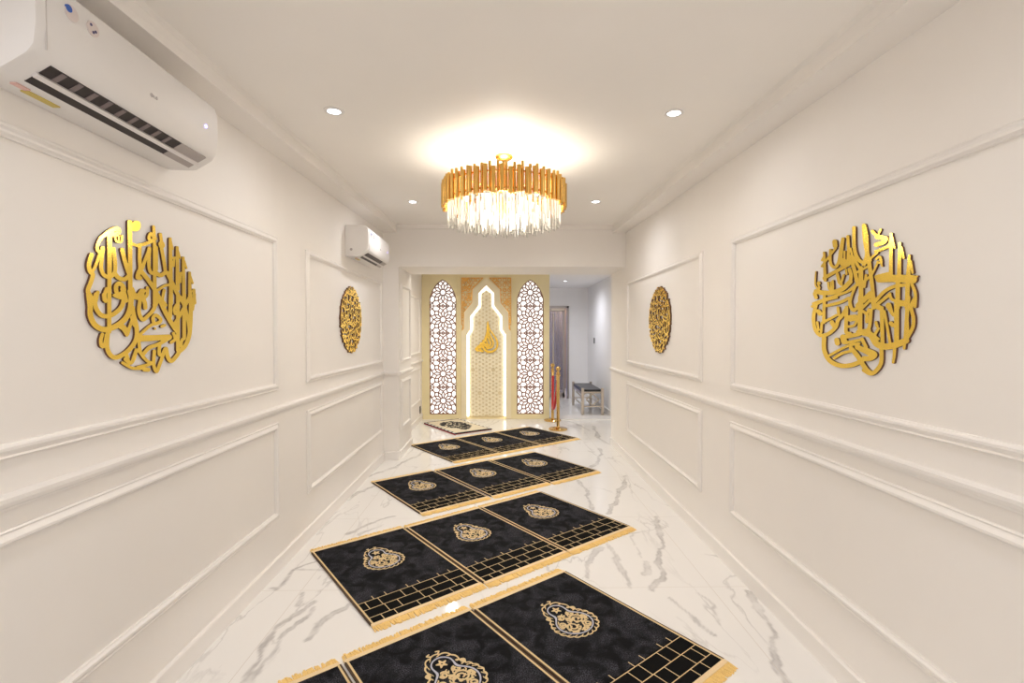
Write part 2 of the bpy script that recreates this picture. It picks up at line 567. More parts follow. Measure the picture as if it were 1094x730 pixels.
# corridor ceiling, and a shallow tray cornice round it
mb = MB()
mb.add([(XL, YB, zc(YB)), (XR, YB, zc(YB)), (XR, Y1, zc(Y1)), (XL, Y1, zc(Y1)),
        (XL, YB, 3.05), (XR, YB, 3.05), (XR, Y1, 3.05), (XL, Y1, 3.05)],
       [(0, 1, 2, 3), (7, 6, 5, 4), (0, 4, 5, 1), (1, 5, 6, 2), (2, 6, 7, 3), (3, 7, 4, 0)])
struct(mb.build('ceiling', M['ceil']))
SO, FD = .165, .085


def soffit(name, xw, s):
    prof = [(0, 0), (SO, 0), (SO, .03), (SO - .006, .036), (SO - .006, FD - .012), (SO + .012, FD), (0, FD)]
    m = MB()
    n = len(prof)
    ya, yb = YB, Y1
    m.add([(xw + s * d, y, zc(y) - FD + z) for y in (ya, yb) for d, z in prof],
          [list(range(n)), list(range(n, 2 * n))] + [(i, (i + 1) % n, n + (i + 1) % n, n + i) for i in range(n)])
    struct(m.build(name, M['wall']))


soffit('trim_1', XL, 1)
soffit('trim_2', XR, -1)
m = MB()
m.box(XL + SO - .01, XR - SO + .01, Y1 - .03, Y1, zc(Y1) - .045, zc(Y1))
m.box(XL + SO - .01, XR - SO + .01, Y1 - .042, Y1, zc(Y1) - .016, zc(Y1))
struct(m.build('trim_3', M['wall']))
# space behind the lintel
wall('ceiling_back', XL, XB + .1, Y2, YE + .1, ZB, ZB + .12, m='cool')
wall('wall_back_room', XB, XB + .1, Y2 + .02, YE, 0, ZB, m='cool')
wall('wall_back_return', XR + .15, XB, Y2 - .1, Y2 + .02, 0, ZB, m='cool')
m = MB()
DX0, DX1, DZ = .56, 1.497, 2.12
m.box(XM - .9, DX0, YE, YE + .1, 0, ZB).box(DX1, XB, YE, YE + .1, 0, ZB).box(DX0, DX1, YE, YE + .1, DZ, ZB)
struct(m.build('wall_end', M['cool']))
wall('wall_behind_mihrab', XM - .9, XM - .8, YM + .3, YE, 0, ZB, m='cool')
# lobby seen through the glass door
wall('wall_lobby', -.3, 3.0, YE + 2.0, YE + 2.1, 0, 2.7, m='outer')
wall('wall_lobby_side', 2.2, 2.3, YE + .1, YE + 2.0, 0, 2.7, m='outer')
wall('ceiling_lobby', -.3, 2.3, YE + .1, YE + 2.0, 2.6, 2.7, m='cool')
m = MB()
for k in range(14):
    m.tube([(.85 + .05 * k, YE + 1.5 + .02 * (k % 2), 0.02), (.85 + .05 * k, YE + 1.5 + .02 * (k % 2), 2.5)], .034, 8)
tag(m.build('curtain', M['curt'], smooth=40), 'grey blue hanging curtain seen through the glass door at the end', 'curtain')


# picture-frame mouldings, chair rails and skirting
PR = [(0, 0), (0, .010), (.004, .013), (.010, .010), (.016, .013), (.026, .021), (.034, .021), (.040, .012), (.044, .010), (.044, 0)]
tn = [3]


def tname():
    tn[0] += 1
    return 'trim_%d' % tn[0]


def frame(fn, a0, a1, z0, z1):
    """rectangular moulding; fn(a, z, h) -> 3D"""
    m = MB()
    vs, fs = [], []
    for i, h in PR:
        vs += [fn(a0 + i, z0 + i, h), fn(a1 - i, z0 + i, h), fn(a1 - i, z1 - i, h), fn(a0 + i, z1 - i, h)]
    for k in range(len(PR) - 1):
        for c in range(4):
            d = (c + 1) % 4
            fs.append((4 * k + c, 4 * k + d, 4 * k + 4 + d, 4 * k + 4 + c))
    m.add(vs, fs)
    return struct(m.build(tname(), M['trim'], fix=False))


RAIL = [(0, 0), (.010, 0), (.014, .008), (.024, .016), (.030, .028), (.030, .040), (.018, .046), (0, .048)]
BASE = [(0, 0), (.012, 0), (.012, .080), (.018, .084), (.018, .096), (.010, .102), (0, .102)]


def run(prof, fn, a0, a1, z0, name=None):
    m = MB()
    n = len(prof)
    m.add([fn(a, z0 + z, h) for a in (a0, a1) for h, z in prof],
          [list(range(n)), list(range(n, 2 * n))] + [(i, (i + 1) % n, n + (i + 1) % n, n + i) for i in range(n)])
    return struct(m.build(name or tname(), M['trim']))


fL = lambda a, z, h: (XL + h, a, z)
fR = lambda a, z, h: (XR - h, a, z)
fP = lambda a, z, h: (-1.235 + h, a, z)            # pier side facing the opening
fPf = lambda a, z, h: (a, Y1 - h, z)               # pier face
for fn in (fL, fR):
    for a0, a1 in ((-1.66, .46), (.92, 3.045), (3.49, 5.62)):
        frame(fn, a0, a1, 1.142, 2.098)
        frame(fn, a0, a1, .338, .940)
frame(fP, Y1 + .09, Y2 - .09, 1.142, 2.098)
frame(fP, Y1 + .09, Y2 - .09, .338, .940)
frame(fL, Y2 + .1, YM - .25, 1.142, 2.098)
frame(fL, Y2 + .1, YM - .25, .338, .940)
run(RAIL, fL, YB, Y1, .995)
run(RAIL, fR, YB, Y2, .995)
run(RAIL, fPf, XL, -1.235, .995)
run(RAIL, fP, Y1, Y2, .995)
run(RAIL, fL, Y2, YM - .02, .995)
run(BASE, fL, YB, Y1, 0, 'baseboard_left')
run(BASE, fR, YB, Y2, 0, 'baseboard_right')
run(BASE, fPf, XL, -1.235, 0, 'baseboard_pier')
run(BASE, fP, Y1, Y2, 0, 'baseboard_pier_side')
run(BASE, fL, Y2, YM - .02, 0, 'baseboard_back')
run(BASE, lambda a, z, h: (XB - h, a, z), Y2 + .02, YE, 0, 'baseboard_back_room')
# marble threshold strip before the back room
struct(MB().box(XM + .02, XB, 8.30, 8.72, 0, .012).build('trim_threshold', M['threshold']))

# ------------------------------------------------------------------ glass door
fr_ = MB()
fr_.box(DX0, DX0 + .05, YE - .02, YE + .08, 0, DZ).box(DX1 - .05, DX1, YE - .02, YE + .08, 0, DZ).box(DX0, DX1, YE - .02, YE + .08, DZ - .05, DZ)
dr = struct(fr_.build('door_1', M['doorframe']))
lf = MB()
lf.box(DX0 + .06, DX0 + .10, YE + .01, YE + .05, .02, DZ - .06).box(DX1 - .14, DX1 - .09, YE + .01, YE + .05, .02, DZ - .06)
lf.box(DX0 + .06, DX1 - .09, YE + .01, YE + .05, DZ - .12, DZ - .06).box(DX0 + .06, DX1 - .09, YE + .01, YE + .05, .02, .13)
struct(lf.build('door_leaf', M['doorframe'], dr))
struct(MB().box(DX0 + .10, DX1 - .14, YE + .025, YE + .035, .13, DZ - .12).build('door_glass', M['doorglass'], dr))
h = MB().tube([(1.14, YE - .02, .55), (1.14, YE - .02, 1.95)], .022, 10)
h.tube([(1.14, YE - .02, .7), (1.14, YE + .03, .7)], .01, 8).tube([(1.14, YE - .02, 1.8), (1.14, YE + .03, 1.8)], .01, 8)
struct(h.build('door_handle', M['steel'], dr, smooth=40))
struct(MB().box(DX1 - .40, DX1 - .10, YE - .035, YE - .002, DZ - .115, DZ - .055).build('door_closer', M['steel'], dr, bevel=.004))
# glowing panel added in the lobby for the blue reflections in the glass
sg = MB().box(.98, 1.13, YE + 1.2, YE + 1.23, .0, 2.0)
o = sg.build('added_glow_panel', mat('blue_glow', (.1, .2, .6), .4, emit=(.22, .38, 1.0), estr=1.3, vary=.6, scale=7))
tag(o, 'added blue glowing panel behind the glass door, standing in for reflections', 'screen')

# ------------------------------------------------------------------ mihrab wall
fm = lambda p, t: (p[0], YM - t, p[1])


def arch_poly(xa, xb, z0, zs, zt):
    c = (xa + xb) / 2
    w = (xb - xa) / 2
    H = zt - zs
    R = (w * w + H * H) / (2 * w)
    pts = [(xa, z0), (xb, z0)]
    amax = math.asin(H / R)
    for k in range(13):
        a = amax * k / 12
        pts.append((xb - R + R * cos(a), zs + R * sin(a)))
    for k in range(11, -1, -1):
        a = amax * k / 12
        pts.append((xa + R - R * cos(a), zs + R * sin(a)))
    out = []
    for x, z in pts:
        if z > zs:
            q = (z - zs) / H
            xl = c + (w if x > c else -w) * (1 - q)
            x = .72 * x + .28 * xl
        out.append((x, z))
    return out


SCR = [(-1.287, -.823), (.232, .698)]
ARCH = [arch_poly(a, b, .082, 2.10, 2.432) for a, b in SCR]
NC = -.300                                          # niche axis


def mpx(x, y):
    d = ray(440 + x / 7.3, 280 + y / 7.3)
    t = YM / d[1]
    return d[0] * t, CAM_Z + d[2] * t


half0 = [(582, 185), (522, 245), (522, 342), (458, 425), (458, 530), (430, 568)]
half1 = [(582, 124), (476, 214), (472, 318), (410, 392), (408, 520), (388, 548)]


def niche(half, zb=0.012):
    R_ = [(mpx(*p)[0] - mpx(582, 0)[0], mpx(*p)[1]) for p in half]
    left = [(NC + x, z) for x, z in R_]
    right = [(NC - x, z) for x, z in R_[1:]]
    return left + [(left[-1][0], zb)] + [(right[-1][0], zb)] + right[::-1]


P0, P1 = niche(half0), niche(half1)
Pm = [((2 * a[0] + b[0]) / 3, (2 * a[1] + b[1]) / 3) for a, b in zip(P0, P1)]
Pn = [((a[0] + 2 * b[0]) / 3, (a[1] + 2 * b[1]) / 3) for a, b in zip(P0, P1)]
wall('wall_far', XL, XM, YM + .06, YM + .30, 0, ZB, m='mih')
g = Grid(XL - .012, XM + .012, -.012, ZB + .02, .008)
D = np.maximum.reduce([XL - g.X, g.X - XM, -g.Y, g.Y - ZB])
for A in ARCH:
    D = np.maximum(D, -poly_sd(g, A))
d0 = poly_sd(g, P0)
D = np.maximum(D, -d0)
struct(relief('wall_mihrab', g, fm, -.06, 0, [M['mih']], D=D))
# vertical pilaster strips beside the niche
for xa, xb in ((-.765, -.742), (.142, .165), (-.812, -.80), (.20, .212)):
    struct(MB().box(xa, xb, YM - .012, YM, .09, ZB).build(tname(), M['mih']))
struct(MB().box(XL + .02, NC - .36, YM - .010, YM, 0, .06).build('baseboard_far', M['mih']))
struct(MB().box(NC + .36, XM, YM - .010, YM, 0, .06).build('baseboard_far_right', M['mih']))

# prayer niche: stepped frame, LED contour, relief panel, filigree spandrels
nic = empty('prayer_niche', 'cream stepped-arch prayer niche glowing along its contour, in the far wall', 'niche', (NC, YM, 0))
loc = lambda p, t: (p[0] - NC, -t, p[1])
g = Grid(-.74, .14, -.01, 2.48, .007)
sd0, sdm, sdn, sd1 = poly_sd(g, P0), poly_sd(g, Pm), poly_sd(g, Pn), poly_sd(g, P1)
relief('frame', g, loc, 0, .018, [M['mih2']], nic, D=np.maximum(sd1, -sd0))
relief('frame', g, loc, .018, .03, [M['mih2']], nic, D=np.maximum(sdn, -sdm))
relief('light_strip', g, loc, -.045, -.02, [M['strip']], nic, D=np.maximum.reduce([sd0 + .001, -(sd0 + .032), .045 - g.Y]))
pb = MB()
pb.prism(P0, loc, -.06, -.055)
pb.build('back_panel', M['mihd'], nic)
g2 = Grid(-.72, .12, 0, 2.36, .006)
# relief of interlaced rosettes
SX, SZ = .118, .102
for r in range(-1, 25):
    for c in range(-1, 9):
        cx = NC - .354 + SX * c + (SX / 2 if r % 2 else 0)
        cz = .04 + SZ * r
        big = (r % 4 == 0 and (c + (r // 4)) % 3 == 0)
        rr = .043 if big else .026
        n = 12 if big else 6
        ro = rr * (.78 if big else .80)
        g2.stroke([(cx + ro * .72 * cos(2 * PI * (k + .5) / n), cz + ro * .72 * sin(2 * PI * (k + .5) / n)) for k in range(n)], ro * .62, False, closed=True)
        g2.seg((cx, cz), (cx, cz), ro * .7)
        for k in range(6):
            a = PI / 6 + k * PI / 3
            g2.seg((cx + .056 * cos(a), cz + .056 * sin(a)), (cx + .066 * cos(a), cz + .066 * sin(a)), .009)
relief('relief_lattice', g2, loc, -.055, -.040, [mat('ivory_lattice', (.86, .79, .60), .4)], nic, D=np.maximum(-g2.D, poly_sd(g2, P0) + .034))
# spandrels
rs = random.Random(5)
for sgn in (-1, 1):
    g3 = Grid(-.45, .45, 1.55, 2.48, .005)
    X0, X1 = -.432, -.0
    out = [(-.432, 2.462), (-.045, 2.462)] + [(x - NC, z) for x, z in P1[1:6]] + [(-.405, 1.64), (-.432, 1.64)]
    sdz = poly_sd(g3, out)
    for k in range(42):
        cx, cz = rs.uniform(-.43, -.03), rs.uniform(1.62, 2.46)
        r0 = rs.uniform(.030, .052)
        a0 = rs.uniform(0, 6.28)
        dr_ = rs.choice((-1, 1))
        g3.stroke([(cx + r0 * (1 - q / 9) * cos(a0 + dr_ * q * .95), cz + r0 * (1 - q / 9) * sin(a0 + dr_ * q * .95)) for q in range(8)], .013)
    for k in range(9):
        for j in range(5):
            cx, cz = -.40 + j * .085, 2.42 - k * .085
            g3.stroke([(cx + .03 * cos(q * 1.0), cz + .03 * sin(q * 1.0)) for q in range(7)], .011)
    Dg = np.maximum(np.minimum(g3.D, -sdz - .012), sdz)
    o = relief('spandrel', g3, (lambda p, t, s=sgn: (-s * p[0], -t, p[1])), .0, .016, [M['filigree']], nic, D=Dg)
    if sgn == -1:
        o['label'] = 'orange gold filigree spandrel'
    else:
        o['label'] = 'orange gold filigree spandrel'

# gold flame-shaped calligraphic emblem in the niche
em = Grid(485, 690, 450, 720, 1.6)
ST = [([(592, 466), (588, 520), (585, 570), (570, 610), (545, 640), (520, 662), (503, 680)], 20, (.35, 1.1)),
      ([(592, 466), (604, 520), (632, 560), (660, 605), (668, 645), (655, 680), (625, 700), (590, 702)], 15, (.5, 1.1)),
      ([(588, 510), (604, 565), (628, 610), (634, 640), (618, 668), (588, 672)], 15, (.8, .7)),
      ([(584, 555), (600, 600), (614, 632), (606, 656), (586, 660)], 15, (.9, .6)),
      ([(574, 590), (586, 625), (596, 650)], 15, (.9, .8)), ([(556, 615), (572, 650), (590, 680)], 15, (1, .8)),
      ([(540, 635), (556, 668), (580, 695), (606, 703)], 15, (1, .9)), ([(520, 655), (540, 685), (556, 698)], 14, (1, .7)),
      ([(500, 678), (512, 692), (528, 690), (545, 700)], 16, (1, .6)), ([(530, 660), (560, 655), (585, 640)], 22, (1, .6)), ([(575, 600), (585, 560)], 20, (1, .6))]
for p, w, t in ST:
    em.stroke(p, w * 1.15, taper=t)
eo = relief('calligraphy_emblem', em, lambda p, t: (mpx(*p)[0], YM + .045 - t, mpx(*p)[1]), 0, .03, [M['satin'], M['goldside']], back=True)
tag(eo, 'gold flame-shaped calligraphic emblem fixed inside the cream niche', 'emblem')

# backlit lattice screens
W = SCR[0][1] - SCR[0][0]
T = .4725
gs = Grid(-W / 2 - .01, W / 2 + .01, .07, 2.445, .0038)
A0 = [(x - (SCR[0][0] + SCR[0][1]) / 2, z) for x, z in ARCH[0]]
lw_ = .0088
for k in range(6):
    cz = .082 + .236 + T * k
    pol = lambda r, deg: (r * sin(math.radians(deg)), cz + r * cos(math.radians(deg)))
    for i in range(12):
        a = 30 * i
        gs.seg(pol(.052, a + 15), pol(.052, a - 15), .010)                    # hub ring
        gs.seg(pol(.052, a + 15), pol(.110, a + 15), .0105)                   # spoke between petals
        gs.seg(pol(.110, a + 15), pol(.166, a), lw_)
        gs.seg(pol(.110, a + 15), pol(.166, a + 30), lw_)
        gs.seg(pol(.166, a), pol(.208, a + 15), lw_)
        gs.seg(pol(.166, a), pol(.208, a - 15), lw_)
        gs.seg(pol(.208, a + 15), pol(.232 / max(cos(math.radians((a + 15 + 45) % 90 - 45)), .7), a + 15), lw_)
    for sx in (-1, 1):
        for sz in (-1, 1):
            cx_, cz_ = sx * W / 2, cz + sz * T / 2
            gs.stroke([(cx_ - sx * .075, cz_), (cx_ - sx * .055, cz_ - sz * .055), (cx_, cz_ - sz * .075)], .016, False)
            gs.seg((cx_ - sx * .055, cz_ - sz * .055), (cx_ - sx * .10, cz_ - sz * .10), lw_)
            # stars on the tile seam
            gs.stroke([(sx * .11, cz_), (sx * .075, cz_ - sz * .028), (sx * .04, cz_)], .016, False)
            gs.stroke([(sx * .03, cz_), (0, cz_ - sz * .03)], .016, False)
            gs.stroke([(cx_, cz + sz * .11), (cx_ - sx * .028, cz + sz * .075), (cx_, cz + sz * .04)], .016, False)
    gs.seg((-W / 2, cz + T / 2), (W / 2, cz + T / 2), .008)
sda = poly_sd(gs, A0)
Dl = np.maximum(np.minimum(gs.D, -sda - .014), sda)
scr = empty('lattice_screen', 'backlit brown geometric lattice screen in pointed arch, left of the prayer niche', 'screen', ((SCR[0][0] + SCR[0][1]) / 2, YM, 0), 0, 'backlit lattice screens')
l2 = lambda p, t: (p[0], -t, p[1])
relief('lattice', gs, l2, -.035, -.018, [M['wood']], scr, D=Dl)
MB().prism(A0, l2, -.058, -.05).build('light_panel', M['panel'], scr)
s2 = copy_tree(scr)
s2.location.x = (SCR[1][0] + SCR[1][1]) / 2
s2['label'] = 'backlit brown geometric lattice screen in pointed arch, right of the prayer niche'

# ------------------------------------------------------------------ gold calligraphy roundels
Z = 8.11


def trace(quads, x0, x1, y0, y1, k=1.0):
    g = Grid(x0, x1, y0, y1, .36)
    for (ox, oy), strokes in quads:
        for s in strokes:
            w, pts = s[0], s[1]
            tp = s[2] if len(s) > 2 else None
            g.stroke([(ox + x / Z, oy + y / Z) for x, y in pts], w * k / Z, taper=tp)
    return g


LQ = [((85, 230), [
    (38, [(242, 175), (240, 500)]), (34, [(240, 480), (238, 760)]),
    (36, [(205, 168), (245, 140), (300, 118), (322, 135), (305, 165), (255, 165)]), (28, [(225, 150), (170, 195), (138, 255), (136, 300), (165, 330)]),
    (32, [(182, 285), (172, 390), (168, 460), (192, 518), (240, 535), (283, 500), (290, 420), (276, 292)]),
    (26, [(160, 320), (125, 420), (100, 475), (75, 500)]), (36, [(84, 345), (62, 420), (68, 480), (95, 515), (78, 580), (52, 655), (74, 700), (100, 745)]),
    (34, [(285, 500), (320, 543), (375, 555), (412, 520)]), (34, [(352, 300), (375, 400), (408, 500)]),
    (18, [(290, 190), (300, 226), (345, 230), (350, 180)]), (14, [(322, 185), (322, 226)]),
    (36, [(416, 60), (420, 300), (422, 660)]), (36, [(420, 90), (460, 120), (490, 110), (490, 72), (460, 70), (448, 110)]),
    (22, [(435, 245), (480, 262), (540, 255)]), (30, [(505, 270), (503, 380), (507, 460), (490, 500), (484, 540), (512, 545)]),
    (36, [(300, 660), (298, 615), (328, 592), (358, 618), (366, 655), (340, 680), (308, 690)]), (36, [(352, 640), (372, 690), (384, 740)]),
    (30, [(122, 740), (138, 668)]), (30, [(205, 745), (198, 690), (215, 640)]),
    (32, [(438, 640), (462, 690), (500, 690), (540, 655)]), (30, [(410, 660), (432, 740)])]),
    ((85, 315), [
        (44, [(60, 0), (72, 100), (74, 180), (110, 258), (180, 300), (250, 292), (330, 252), (392, 190), (422, 110), (430, 10)]),
        (36, [(120, 0), (114, 70), (130, 130), (172, 178), (232, 185), (300, 152), (352, 90), (370, 0)]),
        (34, [(238, 0), (238, 320)]), (30, [(190, 0), (196, 45)]), (30, [(285, 5), (335, 25), (372, 15)]), (30, [(440, 20), (490, 30), (530, 20)]),
        (30, [(178, 345), (165, 390), (170, 440), (195, 440), (215, 350)]),
        (36, [(226, 320), (218, 440), (240, 510), (290, 545), (370, 512), (440, 445), (476, 370), (476, 280), (452, 180), (440, 110)]),
        (26, [(330, 278), (360, 300), (392, 350)]), (40, [(350, 270), (385, 305)]), (28, [(398, 340), (430, 240), (455, 200)]),
        (30, [(378, 560), (420, 592), (450, 560), (474, 480)]), (24, [(355, 590), (430, 632), (500, 640), (540, 630)]), (28, [(440, 580), (482, 480), (540, 545)]), (34, [(390, 530), (400, 575)]),
        (40, [(440, 200), (462, 260)])]),
    ((145, 230), [
        (26, [(0, 262), (60, 250), (118, 228)]), (26, [(118, 228), (140, 195), (112, 160), (98, 200), (120, 225)]), (32, [(138, 100), (146, 250), (148, 760)], (.7, 1)),
        (26, [(15, 270), (20, 440), (8, 535)]), (28, [(40, 460), (60, 400), (90, 325), (102, 290), (96, 420), (110, 490), (142, 505)]), (22, [(165, 280), (165, 470)]),
        (32, [(150, 490), (198, 522), (242, 495)]), (28, [(208, 290), (225, 380), (242, 490)]), (24, [(198, 165), (212, 260)]), (50, [(205, 250), (210, 262)]), (20, [(150, 190), (160, 205)]),
        (34, [(25, 480), (90, 560), (150, 650), (190, 740)]), (34, [(283, 205), (287, 400), (290, 760)], (.7, 1)), (16, [(290, 230), (304, 292)]),
        (34, [(344, 280), (348, 640)], (.7, 1)), (14, [(352, 310), (370, 372)]), (32, [(397, 370), (404, 760)], (.7, 1)), (14, [(408, 400), (426, 460)]),
        (32, [(452, 500), (456, 740)], (.7, 1)), (14, [(460, 530), (480, 590)]), (26, [(488, 650), (497, 760)]), (32, [(258, 500), (300, 585), (345, 680), (382, 740)]),
        (22, [(175, 650), (235, 612), (285, 602)]), (24, [(213, 740), (230, 650)]), (20, [(318, 372), (312, 440)]), (18, [(306, 370), (322, 368)]), (18, [(375, 500), (370, 580)]), (16, [(362, 505), (380, 500)]),
        (26, [(3, 695), (38, 650), (50, 712), (80, 692), (86, 630)]), (22, [(440, 740), (462, 660)])]),
    ((145, 315), [
        (36, [(172, 0), (200, 60), (240, 150), (300, 255), (342, 315)]), (32, [(288, 0), (282, 190)]), (30, [(350, 0), (350, 480)]), (30, [(405, 0), (404, 375)]),
        (26, [(494, 0), (482, 130)], (1, .6)), (34, [(456, 0), (463, 100), (452, 330), (415, 440), (362, 492)]),
        (28, [(370, 20), (410, 110), (440, 230), (452, 330)]), (28, [(452, 20), (400, 120), (358, 195), (315, 265)]),
        (34, [(45, 30), (62, 70), (66, 112)]), (30, [(25, 20), (10, 140), (40, 215), (82, 190), (142, 120), (152, 30)]), (40, [(180, 20), (150, 90)]), (24, [(210, 40), (245, 90)]),
        (28, [(138, 240), (134, 198), (160, 178), (200, 212), (188, 240), (150, 252)]), (24, [(190, 238), (120, 262), (50, 318), (0, 372)]),
        (54, [(0, 380), (100, 376), (275, 368)], (1, .8)), (30, [(270, 378), (180, 430), (100, 460), (45, 520)]), (26, [(10, 400), (25, 500), (80, 572), (140, 600)]), (26, [(0, 630), (80, 610), (135, 590)]),
        (28, [(145, 490), (140, 610), (165, 665), (192, 600), (215, 530), (188, 515), (190, 440)]), (32, [(215, 530), (245, 468), (262, 540), (292, 575), (338, 532), (368, 480)]), (34, [(58, 648), (92, 650)]),
        (26, [(312, 335), (325, 385), (292, 412)]), (24, [(335, 90), (318, 130), (325, 165)]), (22, [(210, 275), (236, 265)]), (16, [(150, 292), (152, 296)]), (26, [(375, 445), (385, 395), (404, 380)]), (30, [(330, 270), (345, 320)])])]
RQ = [((865, 235), [
    (34, [(140, 285), (148, 520)], (.7, 1)), (22, [(135, 325), (122, 350)]),
    (20, [(68, 450), (63, 560), (95, 605)], (.6, 1)), (46, [(70, 620), (130, 632), (210, 630), (300, 598), (368, 535)]), (36, [(368, 540), (374, 480), (360, 430)]),
    (36, [(58, 640), (70, 672)]), (20, [(85, 550), (100, 590)]), (30, [(92, 545), (96, 550)]), (22, [(175, 545), (185, 600), (215, 602), (215, 530)]), (16, [(198, 540), (200, 600)]),
    (46, [(232, 190), (236, 225)]), (22, [(240, 245), (190, 310), (120, 402)]), (30, [(195, 265), (195, 370), (230, 412), (265, 370), (282, 270), (302, 165)]),
    (32, [(304, 165), (286, 350), (305, 400)]), (30, [(346, 145), (352, 260), (348, 370)]), (60, [(305, 360), (345, 380)]), (20, [(318, 275), (318, 340)]), (22, [(370, 250), (382, 300)]), (38, [(368, 320), (400, 420), (432, 560)]),
    (36, [(400, 70), (404, 250), (440, 345), (490, 368), (540, 350)]), (30, [(390, 320), (440, 405)]), (42, [(484, 55), (495, 180), (522, 320)], (.8, 1)),
    (34, [(140, 505), (200, 470), (270, 432), (330, 400)]), (32, [(255, 470), (270, 540)]), (24, [(285, 560), (310, 480)]), (30, [(270, 540), (290, 560)]),
    (26, [(45, 725), (150, 688), (270, 648), (360, 612), (430, 552)]), (26, [(420, 560), (382, 650), (360, 740)]), (30, [(142, 660), (142, 760)]), (46, [(460, 420), (462, 760)]),
    (24, [(540, 395), (425, 455)]), (26, [(505, 480), (490, 580)]), (40, [(430, 740), (540, 635)]), (22, [(330, 430), (335, 470)])]),
    ((925, 235), [
        (40, [(0, 50), (20, 140), (26, 300), (0, 385)]), (22, [(78, 100), (112, 140), (145, 85)]), (34, [(75, 100), (95, 125)]), (42, [(115, 150), (188, 160), (170, 195), (105, 215)]),
        (28, [(100, 275), (215, 225), (235, 150)]), (40, [(238, 125), (234, 470)], (.7, 1)), (20, [(246, 150), (266, 242)]), (44, [(313, 205), (306, 480)], (.6, 1)), (24, [(326, 240), (345, 330)]),
        (44, [(396, 312), (386, 480)], (.6, 1)), (24, [(408, 360), (424, 458)]), (84, [(130, 515), (280, 508), (425, 515)], (.75, 1)), (50, [(420, 510), (465, 488)], (1, .3)), (40, [(110, 495), (210, 470)]),
        (22, [(108, 340), (140, 320), (152, 372), (118, 366)]), (22, [(120, 365), (95, 425), (72, 470)]), (18, [(140, 340), (158, 400)]),
        (40, [(40, 330), (60, 480), (75, 600), (85, 760)]), (24, [(0, 385), (115, 285)]), (34, [(0, 705), (62, 640)]), (26, [(0, 535), (42, 500)]),
        (34, [(100, 705), (180, 620), (270, 575), (355, 565)]), (30, [(225, 640), (245, 690), (335, 720)]), (46, [(295, 540), (293, 760)]), (44, [(382, 550), (374, 760)]), (32, [(418, 560), (448, 640), (445, 750)]), (32, [(125, 725), (220, 650)])]),
    ((865, 318), [
        (24, [(35, 78), (130, 32), (250, 0)]), (30, [(165, 70), (280, 42), (352, 5)]), (32, [(142, 0), (136, 215)]),
        (36, [(70, 60), (48, 170), (62, 275), (110, 328), (180, 312), (242, 255), (262, 195), (298, 155), (330, 100)]), (30, [(260, 90), (268, 150)]),
        (44, [(90, 120), (105, 140)]), (24, [(80, 215), (92, 280)]), (26, [(120, 220), (114, 300)]), (26, [(135, 212), (190, 185), (245, 155)]), (44, [(208, 215), (225, 245)]),
        (36, [(335, 85), (332, 200), (332, 300), (365, 312)]), (34, [(362, 20), (374, 85), (402, 110), (445, 65)]), (64, [(365, 180), (410, 175)]), (26, [(425, 200), (400, 242), (350, 252)]),
        (46, [(455, 0), (452, 310)]), (30, [(480, 120), (512, 150), (510, 210)]), (28, [(540, 25), (468, 95)]),
        (44, [(140, 350), (142, 460), (190, 548), (280, 590), (380, 585), (470, 550)]), (26, [(190, 500), (280, 450), (370, 412), (445, 400)]), (28, [(228, 525), (300, 482), (385, 462)]), (46, [(375, 440), (430, 505), (470, 570), (512, 630), (545, 655)]),
        (50, [(250, 370), (256, 395)]), (60, [(305, 345), (315, 380)]), (40, [(330, 340), (440, 318)]), (42, [(435, 300), (530, 285)]), (30, [(335, 392), (450, 368)]), (52, [(430, 430), (540, 485)]), (36, [(470, 360), (505, 430)])]),
    ((925, 318), [
        (50, [(80, 0), (88, 60), (135, 88)]), (30, [(0, 20), (45, 0)]), (60, [(215, 70), (235, 115), (255, 155)], (1, .4)), (36, [(62, 110), (50, 240), (25, 305)]), (22, [(40, 100), (20, 180), (22, 215)]),
        (40, [(155, 90), (162, 390)]), (28, [(178, 120), (205, 265), (226, 390)]), (40, [(235, 222), (250, 240)]), (50, [(285, 40), (284, 410)]), (60, [(300, 50), (370, 50)]), (46, [(385, 0), (366, 280), (350, 440)], (1, .6)),
        (36, [(448, 0), (412, 80), (432, 180), (424, 262), (380, 345)]), (26, [(378, 180), (386, 320)]), (62, [(0, 305), (60, 325), (110, 400), (180, 425), (270, 412), (368, 372)]), (36, [(268, 415), (264, 500), (254, 562)], (1, .7)),
        (40, [(152, 430), (150, 560), (112, 628), (62, 660), (0, 630)]), (52, [(0, 450), (92, 490), (60, 525), (0, 530)]), (30, [(105, 215), (115, 250)]), (30, [(125, 270), (95, 330), (125, 360)])])]


def wall_map(X):
    def fn(p, t):
        d = ray(*p)
        s = -1 if X > 0 else 1
        k = X / d[0]
        return X + s * t, d[1] * k, CAM_Z + d[2] * k
    return fn


for nm, Q, X, b, lab in (('l', LQ, XL, (84, 214, 228, 408), 'large round gold Arabic calligraphy plaque on left wall under the large air conditioner'),
                         ('r', RQ, XR, (862, 992, 232, 412), 'large round gold Arabic calligraphy plaque on right wall nearer the viewer')):
    g = trace(Q, *b, k=1.07 if nm == 'l' else .88)
    o = relief('calligraphy_plaque', g, wall_map(X), 0, .008, [M['gold'], M['goldside']])
    tag(o, lab, 'wall plaque', 'large calligraphy plaques')

